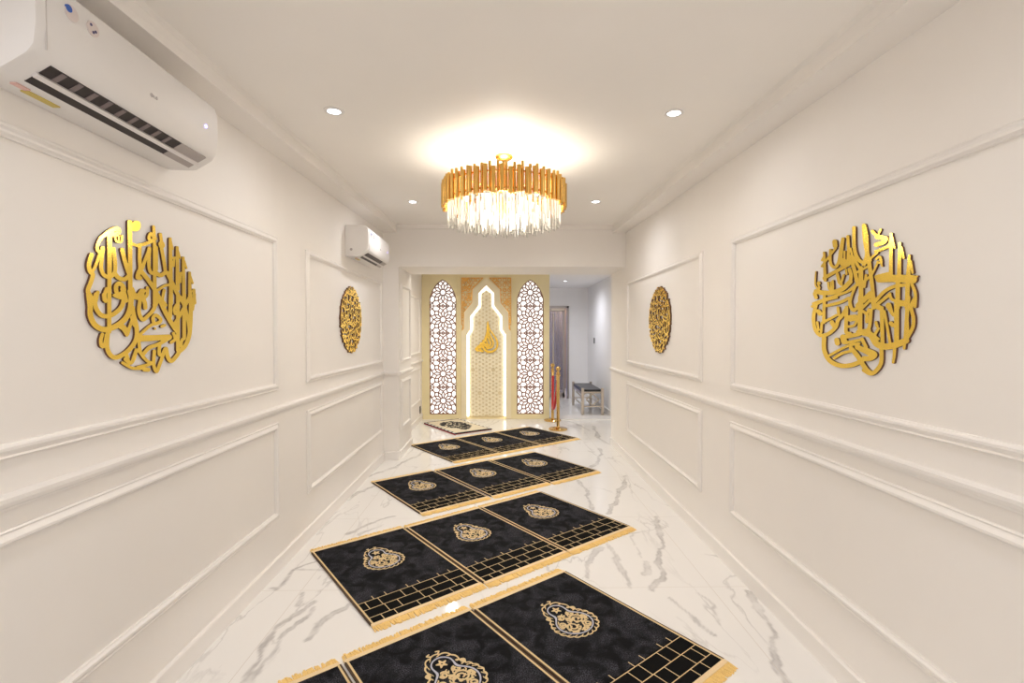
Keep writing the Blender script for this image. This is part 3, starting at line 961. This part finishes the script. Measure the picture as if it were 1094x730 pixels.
gd = Grid(-.33, .33, -.33, .33, .0035)
rs = random.Random(11)
for ring_r in (.04, .10, .16, .215, .265, .295):
    n = int(2 * PI * ring_r / .042) + 2
    for k in range(n):
        a = 2 * PI * (k + rs.uniform(-.3, .3)) / n
        cx, cz = ring_r * cos(a), ring_r * sin(a)
        typ = rs.random()
        h0 = rs.uniform(.025, .05)
        if typ < .35:
            tl = rs.uniform(-.25, .25)
            gd.stroke([(cx + h0 * sin(tl), cz + h0 * cos(tl)), (cx, cz), (cx - h0 * sin(tl), cz - h0 * cos(tl) * .8)], .013, taper=(.7, 1.1))
        elif typ < .7:
            r0 = rs.uniform(.018, .034)
            q0 = rs.uniform(2.8, 3.6)
            gd.stroke([(cx + r0 * cos(q0 + q * .55), cz + r0 * sin(q0 + q * .55)) for q in range(7)], .012, taper=(.6, 1.1))
        else:
            gd.stroke([(cx - .04, cz + rs.uniform(-.02, .02)), (cx - .012, cz + rs.uniform(-.015, .015)), (cx + .015, cz + rs.uniform(-.015, .015)), (cx + .04, cz + rs.uniform(-.02, .02))], .012)
for k in range(60):
    a, r_ = rs.uniform(0, 6.28), .30 * math.sqrt(rs.random())
    gd.stroke([(r_ * cos(a), r_ * sin(a)), (r_ * cos(a) + .006, r_ * sin(a) + .004)], .015)
Dd = np.maximum(gd.D, np.hypot(gd.X, gd.Y) - .305 - .006 * np.sin(np.arctan2(gd.Y, gd.X) * 23))
o = relief('calligraphy_disc', gd, lambda p, t: (t, p[0], p[1]), 0, .017, [M['gold'], M['goldside']], D=Dd)
o.location = (XL, 4.50, 1.622)
tag(o, 'small dense gold calligraphy disc on left wall under the small air conditioner', 'wall plaque', 'dense calligraphy discs')
o2 = o.copy()
COL.objects.link(o2)
o2.location = (XR, 4.445, 1.622)
o2.rotation_euler = (0, 0, PI)
o2['label'] = 'small dense gold calligraphy disc on right wall, toward the far opening'

# ------------------------------------------------------------------ split air conditioners
def ac_unit():
    r = empty('air_conditioner', 'large white wall air conditioner cut off by the upper left corner of the photo', 'air conditioner', (XL, 1.685, 2.19), 0, 'white split air conditioners')
    w = .40
    prof = [(0, 0), (.100, -.003), (.118, -.001), (.184, .038), (.202, .062), (.209, .12), (.208, .215), (.200, .256), (.180, .274), (0, .280)]
    fn = lambda p, t: (p[0], t, p[1])
    b = MB().prism(prof, fn, -w, w).build('body', M['white'], r, smooth=50, bevel=.006)
    # outlet on the slanted lower face (p from d=.112 to d=.186)
    a0, a1 = Vector((.108, -.004)), Vector((.190, .042))
    ax = (a1 - a0).normalized()
    nr = Vector((ax.y, -ax.x))

    def slab(u0, u1, h0, h1, y0, y1):
        q = [a0 + ax * u0 + nr * h0, a0 + ax * u1 + nr * h0, a0 + ax * u1 + nr * h1, a0 + ax * u0 + nr * h1]
        return [(p.x, p.y) for p in q], y0, y1
    L = (a1 - a0).length
    m_ = MB()
    for u0, u1 in ((.006, .032), (.050, L - .006)):
        q, y0, y1 = slab(u0, u1, -.004, .0035, -w + .066, w - .05)
        m_.prism(q, fn, y0, y1)
    m_.build('outlet', M['slot'], r)
    q, y0, y1 = slab(.033, .049, .0, .010, -w + .060, w - .04)
    MB().prism(q, fn, y0, y1).build('vane', M['vane'], r, bevel=.002)
    for k in range(9):
        y = -w + .10 + k * .054
        q, y0, y1 = slab(.052, L - .008, .002, .0055, y, y + .016)
        MB().prism(q, fn, y0, y1).build('fin', M['greyfin'], r)
    for (u0, u1) in ((.0055, .0325), (.0495, L - .0055)):
        q, y0, y1 = slab(u0, u1, .002, .0055, w - .20, w - .049)
        MB().prism(q, fn, y0, y1).build('outlet_cover', M['palegrey'], r)['label'] = 'grey closed end of outlet'
    # seam line of the front cover near its end cap
    face = lambda y, z, h=.0015: (.2085 + h, y, z)
    s = MB()
    s.box(.206, .2098, -w + .028, -w + .031, .06, .22)
    s.build('cover_seam', M['seam'], r)

    def disc(name, y, z, rad, m, rx=1.0, parent=r, h=.0022):
        pts = [(y + rad * rx * cos(2 * PI * k / 20), z + rad * sin(2 * PI * k / 20)) for k in range(20)]
        return MB().prism(pts, lambda p, t: (t, p[0], p[1]), .2065, .2092 + h).build(name, m, parent)
    k1 = disc('sticker', -w + .105, .205, .021, M['paper'])
    disc('sticker_print', -w + .095, .212, .010, M['blue'], parent=k1, h=.0032)
    k2 = disc('sticker', -w + .175, .205, .021, M['paper'])
    for yy, zz in ((-.008, .008), (.008, -.004), (.0, -.010)):
        disc('sticker_print', -w + .175 + yy, .205 + zz, .004, M['navyp'], parent=k2, h=.0032)
    # round maker's mark and two letters in grey
    g = Grid(-.03, .05, -.02, .02, .0007)
    g.stroke([(-.010 + .008 * cos(q * PI / 8), .008 * sin(q * PI / 8)) for q in range(17)], .003)
    g.seg((-.010, -.003), (-.010, .004), .0012); g.seg((-.010, -.003), (-.005, -.003), .0012)
    g.seg((.006, .006), (.006, -.006), .0014); g.seg((.006, -.006), (.013, -.006), .0014)
    g.stroke([(.027, .004), (.022, .007), (.017, .0), (.022, -.007), (.027, -.004), (.027, 0), (.023, 0)], .0028)
    relief('logo', g, lambda p, t: (.2088 + t, p[0] * .7 + .02, p[1] * .7 + .128), 0, .0012, [M['greyp']], r)
    disc('status_light', w - .085, .15, .007, M['led'])
    q, y0, y1 = (None, None, None)
    st = MB().box(.050, .072, -w + .12, -w + .22, -.0055, .0005)
    st.build('label_strip', M['yellowp'], r)
    MB().box(.066, .084, -w + .075, -w + .115, -.0065, -.0005).build('label_strip', M['pinkp'], r)
    # round mark on the end face
    rg = [((.055 + .012 * cos(2 * PI * k / 16)), .06 + .012 * sin(2 * PI * k / 16)) for k in range(16)]
    MB().prism(rg, fn, -w - .0015, -w + .001).build('end_mark', M['palegrey'], r)
    return r


ac = ac_unit()
ac2 = copy_tree(ac)
ac2.location = (XL, 4.765, 2.19)
ac2['label'] = 'smaller-looking white wall air conditioner farther along, above the dense gold disc'

# ------------------------------------------------------------------ chandelier
CX, CY = .004, 3.28
CZ = zc(CY)
ch = empty('chandelier', 'round gold chandelier of upright tubes with hanging crystal rods, at ceiling centre', 'chandelier', (CX, CY, CZ))
m = MB().lathe([(0, 0), (.058, 0), (.060, -.012), (.050, -.022), (.018, -.030), (.012, -.05)], 32)
m.build('canopy', M['chgold'], ch, smooth=40)
MB().tube([(0, 0, -.03), (0, 0, -.20)], .012, 12).build('stem', M['chgold'], ch, smooth=40)
TZ = -.190                       # nominal tube top
for z in (TZ - .035, TZ - .135):
    n = 64
    MB().tube([(.392 * cos(2 * PI * k / n), .392 * sin(2 * PI * k / n), z) for k in range(n)], .006, 8, closed=True).build('ring', M['chgold'], ch, smooth=40)
sp_ = MB()
for k in range(4):
    a = PI / 4 + k * PI / 2
    sp_.tube([(0, 0, TZ - .045), (.392 * cos(a), .392 * sin(a), TZ - .045)], .006, 8)
sp_.build('spokes', M['chgold'], ch, smooth=40)
NT = 100
big = MB().tube([(0, 0, 0), (0, 0, -.158)], .0158, 12, caps=True).mesh('tube_wide', M['chgold'], 40)
sml = MB().tube([(0, 0, 0), (0, 0, -.180)], .0095, 10, caps=True).mesh('tube_thin', M['chgold'], 40)
rs = random.Random(2)
for k in range(NT):
    a = 2 * PI * (k + .5) / NT
    thin = k % 2
    o = link('gold_tube', sml if thin else big, ch)
    r_ = .406 if not thin else .394
    o.location = (r_ * cos(a), r_ * sin(a), TZ - (.006 if not thin else -.018) + rs.uniform(-.008, .008) - (.010 if k % 4 == 0 else 0))
rod = MB().lathe([(0, 0), (.0075, 0), (.0075, -.150), (.0, -.160)], 6).mesh('crystal_rod', M['crystal'])
rs = random.Random(4)
spots = []
for n, r_, zt in ((60, .372, TZ - .110), (48, .30, TZ - .130)):
    for k in range(n):
        a = 2 * PI * (k + .5 * (n == 48)) / n
        spots.append((r_ * cos(a), r_ * sin(a), zt - .018 * (k % 2) + rs.uniform(-.005, .005)))
order = sorted(spots, key=lambda p: p[1] - .6 * math.hypot(p[0], p[1]))
for p in order[:100]:
    link('crystal_rod', rod, ch).location = p
rest = MB()
more = order[100:]
for n, r_, zt in ((36, .225, TZ - .140), (22, .14, TZ - .145), (8, .06, TZ - .15)):
    for k in range(n):
        a = 2 * PI * k / n
        more.append((r_ * cos(a), r_ * sin(a), zt - .018 * (k % 2)))
for p in more:
    rest.lathe([(0, 0), (.0075, 0), (.0075, -.150), (.0, -.160)], 6, p)
tag(rest.build('inner_crystal_rods', M['crystal'], ch), kind='stuff')
for k in range(10):
    a = 2 * PI * k / 10
    r_ = .255 if k % 2 else .13
    MB().lathe([(0, .018), (.012, .014), (.016, 0), (.012, -.014), (0, -.018)], 12).build('bulb', M['bulb'], ch, smooth=60).location = (r_ * cos(a), r_ * sin(a), TZ - .10)

# ------------------------------------------------------------------ downlights
dl = empty('downlight', 'small round recessed ceiling downlight left of the chandelier, nearer the viewer', 'downlight', (0, 0, 0), 0, 'recessed ceiling downlights')
MB().lathe([(.030, .002), (.034, -.006), (.050, -.004), (.052, .002)], 28).build('ring', M['white'], dl, smooth=40)
MB().lathe([(0, -.0035), (.031, -.0035), (.031, .002)], 28).build('lens', M['down'], dl)
SL = [(-.893, 2.585, 'zc', None), (.906, 2.575, 'zc', 'small round recessed ceiling downlight right of the chandelier, nearer the viewer'),
      (-.85, 4.57, 'zc', 'small round recessed ceiling downlight beyond the chandelier, on its left'),
      (.862, 4.53, 'zc', 'small round recessed ceiling downlight beyond the chandelier, on its right'),
      (1.22, 9.55, 'zb', 'small round recessed downlight in the back room ceiling above the glass door')]
for x, y, wh, lab in SL:
    o = dl if lab is None else copy_tree(dl)
    o.location = (x, y, zc(y) if wh == 'zc' else ZB)
    if wh == 'zc':
        o.rotation_euler = (math.atan(.031), 0, 0)
    if lab:
        o['label'] = lab


def spot(x, y, z, e, col, ang=168, blend=1.0, size=.05):
    l = bpy.data.lights.new('spot', 'SPOT')
    l.energy, l.color, l.spot_size, l.spot_blend, l.shadow_soft_size = e, col, math.radians(ang), blend, size
    o = bpy.data.objects.new('spot_lamp', l)
    COL.objects.link(o)
    o.location = (x, y, z)
    return o


def point(x, y, z, e, col, size=.1):
    l = bpy.data.lights.new('point', 'POINT')
    l.energy, l.color, l.shadow_soft_size = e, col, size
    o = bpy.data.objects.new('point_lamp', l)
    COL.objects.link(o)
    o.location = (x, y, z)
    return o


COOL = (1.0, .985, 1.0)
WARM = (1.0, .83, .62)
for x, y, wh, lab in SL:
    z = (zc(y) if wh == 'zc' else ZB) - .02
    if wh == 'zc':
        spot(x, y, z, 7 if y < 3 else 19, COOL)
    else:
        spot(x, y, z, 52, (.92, .94, 1.0))
for x, y in ((-.88, .6), (.88, .6), (-.88, -1.4), (.88, -1.4)):       # unseen fill spots added behind the viewer, spaced like the downlights, without fixtures
    spot(x, y, zc(y) - .02, 18 if y > 0 else 11, COOL)
point(CX, CY, CZ + TZ - .09, 5, WARM, .18)
point(CX, CY, CZ + TZ - .23, 24, (1.0, .89, .76), .15)
spot(-.75, 6.95, ZB - .02, 40, (1, .94, .82), 168)
spot(.30, 6.95, ZB - .02, 40, (1, .94, .82), 168)
point(.45, YE + .7, 1.3, 4, (.45, .60, 1.0), .15)  # added unseen lamp for bluish light through the glass door
point(1.75, YE + .9, 2.3, 16, (1, .88, .76), .15)  # added unseen lamp to light the lobby warmly

# ------------------------------------------------------------------ prayer mats
MW, ML = .684, 1.03
HW, HL = MW / 2, ML / 2
proto = empty('prayer_mat', 'x', 'prayer mat', (0, 0, 0), 0, 'black prayer mats in rows')
TH = .011
MB().box(-HW + .004, HW - .004, -HL, HL, .001, TH).build('pile', M['pile'], proto, bevel=.003)
for sx in (-1, 1):
    q = MB()
    q.box(sx * (HW - .001) - .0055, sx * (HW - .001) + .0015 * sx, -HL, HL, .001, TH + .001) if sx > 0 else q.box(-HW - .0005, -HW + .0065, -HL, HL, .001, TH + .001)
    q.build('side_binding', M['brown'], proto)
    q = MB()
    x0 = sx * (HW - .0125)
    q.box(x0 - .0048, x0 + .0048, -HL, HL, .004, TH + .0015)
    q.build('side_stripe', M['thread'], proto)
rs = random.Random(9)
for sy in (-1, 1):
    q = MB()
    y0, y1 = sorted((sy * (HL - .004), sy * (HL + .022)))
    q.box(-HW + .002, HW - .002, y0, y1, .001, TH + .0005)
    q.build('hem', M['hem'], proto, bevel=.002)
    q = MB()
    n = 150
    for k in range(n):
        x = -HW + .004 + (MW - .008) * k / (n - 1)
        L = rs.uniform(.040, .054)
        t = rs.uniform(-.010, .010) + .006 * sin(k * .33)
        w_ = rs.uniform(.0022, .0036)
        z1, z2 = rs.uniform(.006, .011), rs.uniform(.003, .007)
        ya, yb = sy * (HL + .018), sy * (HL + .018 + L)
        q.add([(x - w_, ya, z1), (x + w_, ya, z1), (x + t + w_ * 1.2, yb, z2), (x + t - w_ * 1.2, yb, z2),
               (x - w_, ya, .001), (x + w_, ya, .001), (x + t + w_ * 1.2, yb, .001), (x + t - w_ * 1.2, yb, .001)],
              [(0, 1, 2, 3), (4, 7, 6, 5), (0, 4, 5, 1), (1, 5, 6, 2), (2, 6, 7, 3), (3, 7, 4, 0)])
    q.build('fringe', M['fringe'], proto)
MB().box(-HW + .016, HW - .016, -HL + .002, -HL + .225, TH - .003, TH + .0004).build('brick_field', M['flat'], proto)
# brick courses in gold thread along the foot
q = MB()
lz0, lz1 = TH - .002, TH + .0012


def line(x0, y0, x1, y1, w=.0040):
    q.box(min(x0, x1) - (w / 2 if x0 == x1 else 0), max(x0, x1) + (w / 2 if x0 == x1 else 0), min(y0, y1) - (w / 2 if y0 == y1 else 0), max(y0, y1) + (w / 2 if y0 == y1 else 0), lz0, lz1)


xa, xb = -HW + .018, HW - .018
ys = [-HL + .055, -HL + .135, -HL + .215]
for y in ys:
    line(xa, y, xb, y)
pat = [(.13, .075), (.13, .075), (.13, .075), (.13, .075)]
for ci, (y0, y1, off) in enumerate(((-HL + .004, ys[0], -.075), (ys[0], ys[1], -.02), (ys[1], ys[2], -.10), (ys[2], ys[2] + .038, -.045))):
    x = xa + off
    i = 0
    while x < xb:
        x += (.135, .075)[i % 2]
        i += 1
        if xa + .004 < x < xb - .004:
            line(x, y0, x, y1)
q.build('brick_stitching', M['thread'], proto)
# pear-shaped medallion (head towards the top edge)
MC = HL - .375
g = Grid(-.17, .17, MC - .20, MC + .20, .0022)
X, Y = g.X, g.Y - MC


def smin(a, b, k):
    h = np.clip(.5 + .5 * (b - a) / k, 0, 1)
    return b + (a - b) * h - k * h * (1 - h)


body = np.hypot(X / 1.06, (Y + .040) / .94) - .100
head = np.hypot(X, Y - .092) - .056
pear = smin(body, head, .055)
ang = np.arctan2(Y + .02, X)
edge = pear - .007 * np.abs(np.sin(ang * 11))
gold = np.abs(edge - .017) - .0036
leaf = np.maximum(np.maximum(pear - .020, .004 - pear), np.abs(np.sin(ang * 12 + pear * 95)) - .45)
gold = np.minimum(gold, np.where(leaf < 0, leaf * .01, 1))
g.D = np.full(X.shape, 9e9)
C = lambda x, y: (x, y + MC)


def spiral(cx, cy, r0, a0, d, turns=1.6, w=.0086):
    n = 14
    g.stroke([C(cx + r0 * (1 - .78 * q / n) * cos(a0 + d * turns * 2 * PI * q / n), cy + r0 * (1 - .78 * q / n) * sin(a0 + d * turns * 2 * PI * q / n)) for q in range(n + 1)], w)


spiral(.032, -.022, .038, 2.4, -1); spiral(-.032, -.062, .040, -.6, -1)
spiral(.050, -.085, .028, 1.0, 1); spiral(-.066, -.018, .026, 2.0, 1); spiral(.010, -.112, .020, .3, -1)
spiral(-.030, .028, .024, 0, 1); spiral(.038, .034, .022, 3.1, -1); spiral(-.008, -.005, .018, 4.4, 1); spiral(-.055, -.108, .018, 0, 1); spiral(.078, -.030, .018, 2, -1)
for i in range(5):
    a = PI / 2 + i * 4 * PI / 5
    b = PI / 2 + (i + 1) * 4 * PI / 5
    g.seg(C(.025 * cos(a), .098 + .025 * sin(a)), C(.025 * cos(b), .098 + .025 * sin(b)), .0032)
for sx in (-1, 1):
    g.stroke([C(sx * .078, .058), C(sx * .092, .050), C(sx * .098, .066), C(sx * .086, .074)], .007)
    g.stroke([C(sx * .018, .170), C(sx * .032, .182), C(sx * .018, .188)], .007)
for k_ in range(26):
    a_, q_ = k_ * 2.399, .092 * math.sqrt((k_ + .5) / 26)
    spiral(q_ * cos(a_) * 1.05, -.040 + q_ * sin(a_), .012, a_, 1 if k_ % 2 else -1, .7, .006)
scroll = np.where(np.abs(pear - .0) < .012, np.maximum(g.D, pear + .013), np.where(pear < 0, np.maximum(g.D, pear + .013), g.D))
relief('medallion', g, lambda p, t: (p[0], p[1], t), TH - .002, TH + .0014, [M['thread']], proto, D=np.minimum(gold, scroll))
relief('medallion_outline', g, lambda p, t: (p[0], p[1], t), TH - .002, TH + .0018, [M['silver']], proto, D=np.abs(pear + .006) - .0034)['label'] = 'silver inner outline'
ROWS = [('nearest', [(-.695, 1.545), (-.135, 1.965), (.425, 2.375)], 37),
        ('second nearest', [(-.72, 3.074), (-.160, 3.482), (.392, 3.896)], 37.2),
        ('third nearest', [(-.726, 4.605), (-.146, 5.014), (.433, 5.409)], 36.5),
        ('farthest', [(-.639, 6.207), (-.085, 6.625), (.465, 7.038)], 37.5)]
first = True
for nm, cs, an in ROWS:
    for i, (x, y) in enumerate(cs):
        o = proto if first else copy_tree(proto)
        first = False
        o.location = (x, y, 0)
        o.rotation_euler = (0, 0, math.radians(an))
        pos = ('left end', 'middle', 'right end')[i]
        ext = {'nearest': 'row of three nearest the camera', 'second nearest': 'second row of three from the camera',
               'third nearest': 'third row of three from the camera', 'farthest': 'farthest row of three, before the white rug'}[nm]
        o['label'] = 'black gold-fringed prayer mat, %s of the %s' % (pos, ext)

# white floral rug near the niche, its red underside showing
rg = empty('floral_rug', 'cream and black floral rug with crimson edge lying before the prayer niche', 'rug', (-.745, 7.70, 0), math.radians(34))
w, l = .32, .54
MB().box(-w, w, -l, l, .001, .014).build('underside', M['red'], rg, bevel=.003)['label'] = 'crimson underside'
MB().box(-w, w, -l, l, .0145, .026).build('border', M['ink'], rg, bevel=.003)['label'] = 'black border'
MB().box(-w + .035, w - .035, -l + .045, l - .045, .024, .0275).build('field', M['cream'], rg)
q = MB()
for sx in (-1, 1):
    for k in range(9):
        y = -l + .03 + k * .118
        q.box(sx * (w - .012) - .012, sx * (w - .012) + .012, y, y + .07, .025, .0272)
q.build('border_motif', M['whitewool'], rg)
for sy in (-1, 1):
    q = MB()
    for k in range(70):
        x = -w + .006 + (2 * w - .012) * k / 69
        L = rs.uniform(.03, .04)
        q.box(x - .003, x + .003, *sorted((sy * l, sy * (l + L))), .002, .008)
    q.build('fringe', M['whitewool'], rg)
g = Grid(-.24, .24, -.42, .42, .005)
r3 = random.Random(8)
for k in range(150):
    cx, cy = r3.uniform(-.20, .20), r3.uniform(-.36, .36)
    if (cx / .21) ** 2 + (cy / .38) ** 2 > 1: continue
    r0 = r3.uniform(.018, .035)
    a0, d = r3.uniform(0, 6.28), r3.choice((-1, 1))
    g.stroke([(cx + r0 * (1 - q / 10) * cos(a0 + d * q * .9), cy + r0 * (1 - q / 10) * sin(a0 + d * q * .9)) for q in range(8)], .015)
relief('floral_motif', g, lambda p, t: (p[0], p[1], t), .026, .0295, [M['ink']], rg)

# ------------------------------------------------------------------ stanchions and rope
def stanchion(x, y, lab):
    r = empty('stanchion', lab, 'stanchion', (x, y, 0), 0, 'brass rope stanchions')
    MB().lathe([(0, 0), (.142, 0), (.146, .006), (.146, .018), (.138, .024), (.05, .034), (.028, .042), (.024, .05)], 40).build('base', M['brass'], r, smooth=35)
    MB().lathe([(.024, .045), (.024, .86), (.030, .868), (.030, .888), (.018, .90), (.018, .918)], 24).build('pole', M['brass'], r, smooth=35)
    n = 14
    MB().lathe([(.036 * sin(PI * k / n) + (1e-4 if k in (0, n) else 0), .95 - .036 * cos(PI * k / n)) for k in range(n + 1)], 24).build('ball_finial', M['brass'], r, smooth=80)
    MB().tube([(.034 * cos(2 * PI * k / 20), .034 * sin(2 * PI * k / 20), .845) for k in range(20)], .007, 8, closed=True).build('hook_ring', M['brass'], r, smooth=40)
    return r


stanchion(.845, 7.47, 'brass rope stanchion with ball top, the one nearer the black mats')
stanchion(.838, 8.235, 'brass rope stanchion with ball top, behind the other beside the cream wall')
ra, rb = Vector((.845, 7.52, .825)), Vector((.838, 8.185, .825))
pts = []
for k in range(25):
    t = k / 24
    p = ra.lerp(rb, t)
    p.z -= .56 * (1 - (2 * t - 1) ** 2) ** .8 if 0 < t < 1 else 0
    p.x -= .03 * sin(PI * t)
    pts.append(p)
rp = empty('rope', 'red velvet rope drooping between the two brass stanchions', 'rope', ra)
MB().tube([p - ra for p in pts], .021, 12).build('velvet', M['velvet'], rp, smooth=60)
for e, f in ((pts[0], pts[1]), (pts[-1], pts[-2])):
    d = (f - e).normalized()
    MB().tube([e - ra - d * .012, e - ra + d * .05], .024, 12).build('end_cap', M['brass'], rp, smooth=40)

# ------------------------------------------------------------------ bench
bx0, bx1, by0, by1 = 1.425, 1.835, 8.80, 10.05
bn = empty('bench', 'steel-framed bench with black padded seat and diamond end panel, in the back room', 'bench', ((bx0 + bx1) / 2, (by0 + by1) / 2, .012 if False else 0))
ox, oy = (bx0 + bx1) / 2, (by0 + by1) / 2
hw, hl = (bx1 - bx0) / 2, (by1 - by0) / 2
for sx in (-1, 1):
    for sy in (-1, 1):
        x, y = sx * (hw - .024), sy * (hl - .024)
        MB().box(x - .024, x + .024, y - .024, y + .024, 0, .49).build('leg', M['steel'], bn, bevel=.003)
MB().box(-hw + .03, hw - .03, -hl + .045, hl - .045, .385, .462).build('seat', M['leather'], bn, bevel=.012)
q = MB()
for sx in (-1, 1):
    q.box(sx * (hw - .024) - .012, sx * (hw - .024) + .012, -hl + .045, hl - .045, .37, .40)
    q.box(sx * (hw - .024) - .010, sx * (hw - .024) + .010, -hl + .045, hl - .045, .16, .18)
q.build('side_rail', M['steel'], bn)
for sy in (-1, 1):
    y = sy * (hl - .024)
    q = MB().box(-hw + .045, hw - .045, y - .012, y + .012, .395, .425).box(-hw + .045, hw - .045, y - .010, y + .010, .145, .165)
    q.build('end_rail', M['steel'], bn)
    q = MB()
    P = [(0, .39), (.115, .28), (0, .17), (-.115, .28)]
    for a, b in zip(P, P[1:] + P[:1]):
        q.tube([(a[0], y - sy * -.012, a[1]), (b[0], y - sy * -.012, b[1])], .012, 8)
    q.build('diamond', M['steel'], bn)

# small fittings
sw = MB().box(XB - .012, XB, 10.20, 10.28, 1.28, 1.40).build('light_switch', M['black'], bevel=.003)
tag(sw, 'small black switch plate on the back room right wall', 'switch')
ot = MB().box(XL, XL + .012, 8.16, 8.24, .14, .26).build('wall_socket', M['black'], bevel=.003)
tag(ot, 'small dark socket low on left wall beside the cream wall', 'socket')

# ------------------------------------------------------------------ world and view
wd = bpy.data.worlds.new('world')
S.world = wd
wd.use_nodes = True
bg = wd.node_tree.nodes['Background']
bg.inputs[0].default_value = (1.0, .985, .99, 1)
bg.inputs[1].default_value = .75
S.view_settings.view_transform = 'Standard'
S.view_settings.look = 'None'
S.view_settings.gamma = 1
S.view_settings.use_curve_mapping = False
S.view_settings.exposure = 0.64
S.cycles.max_bounces = 12
S.cycles.diffuse_bounces = 8
S.cycles.transparent_max_bounces = 16
S.cycles.sample_clamp_indirect = 8
S.cycles.caustics_reflective = False
S.cycles.caustics_refractive = False
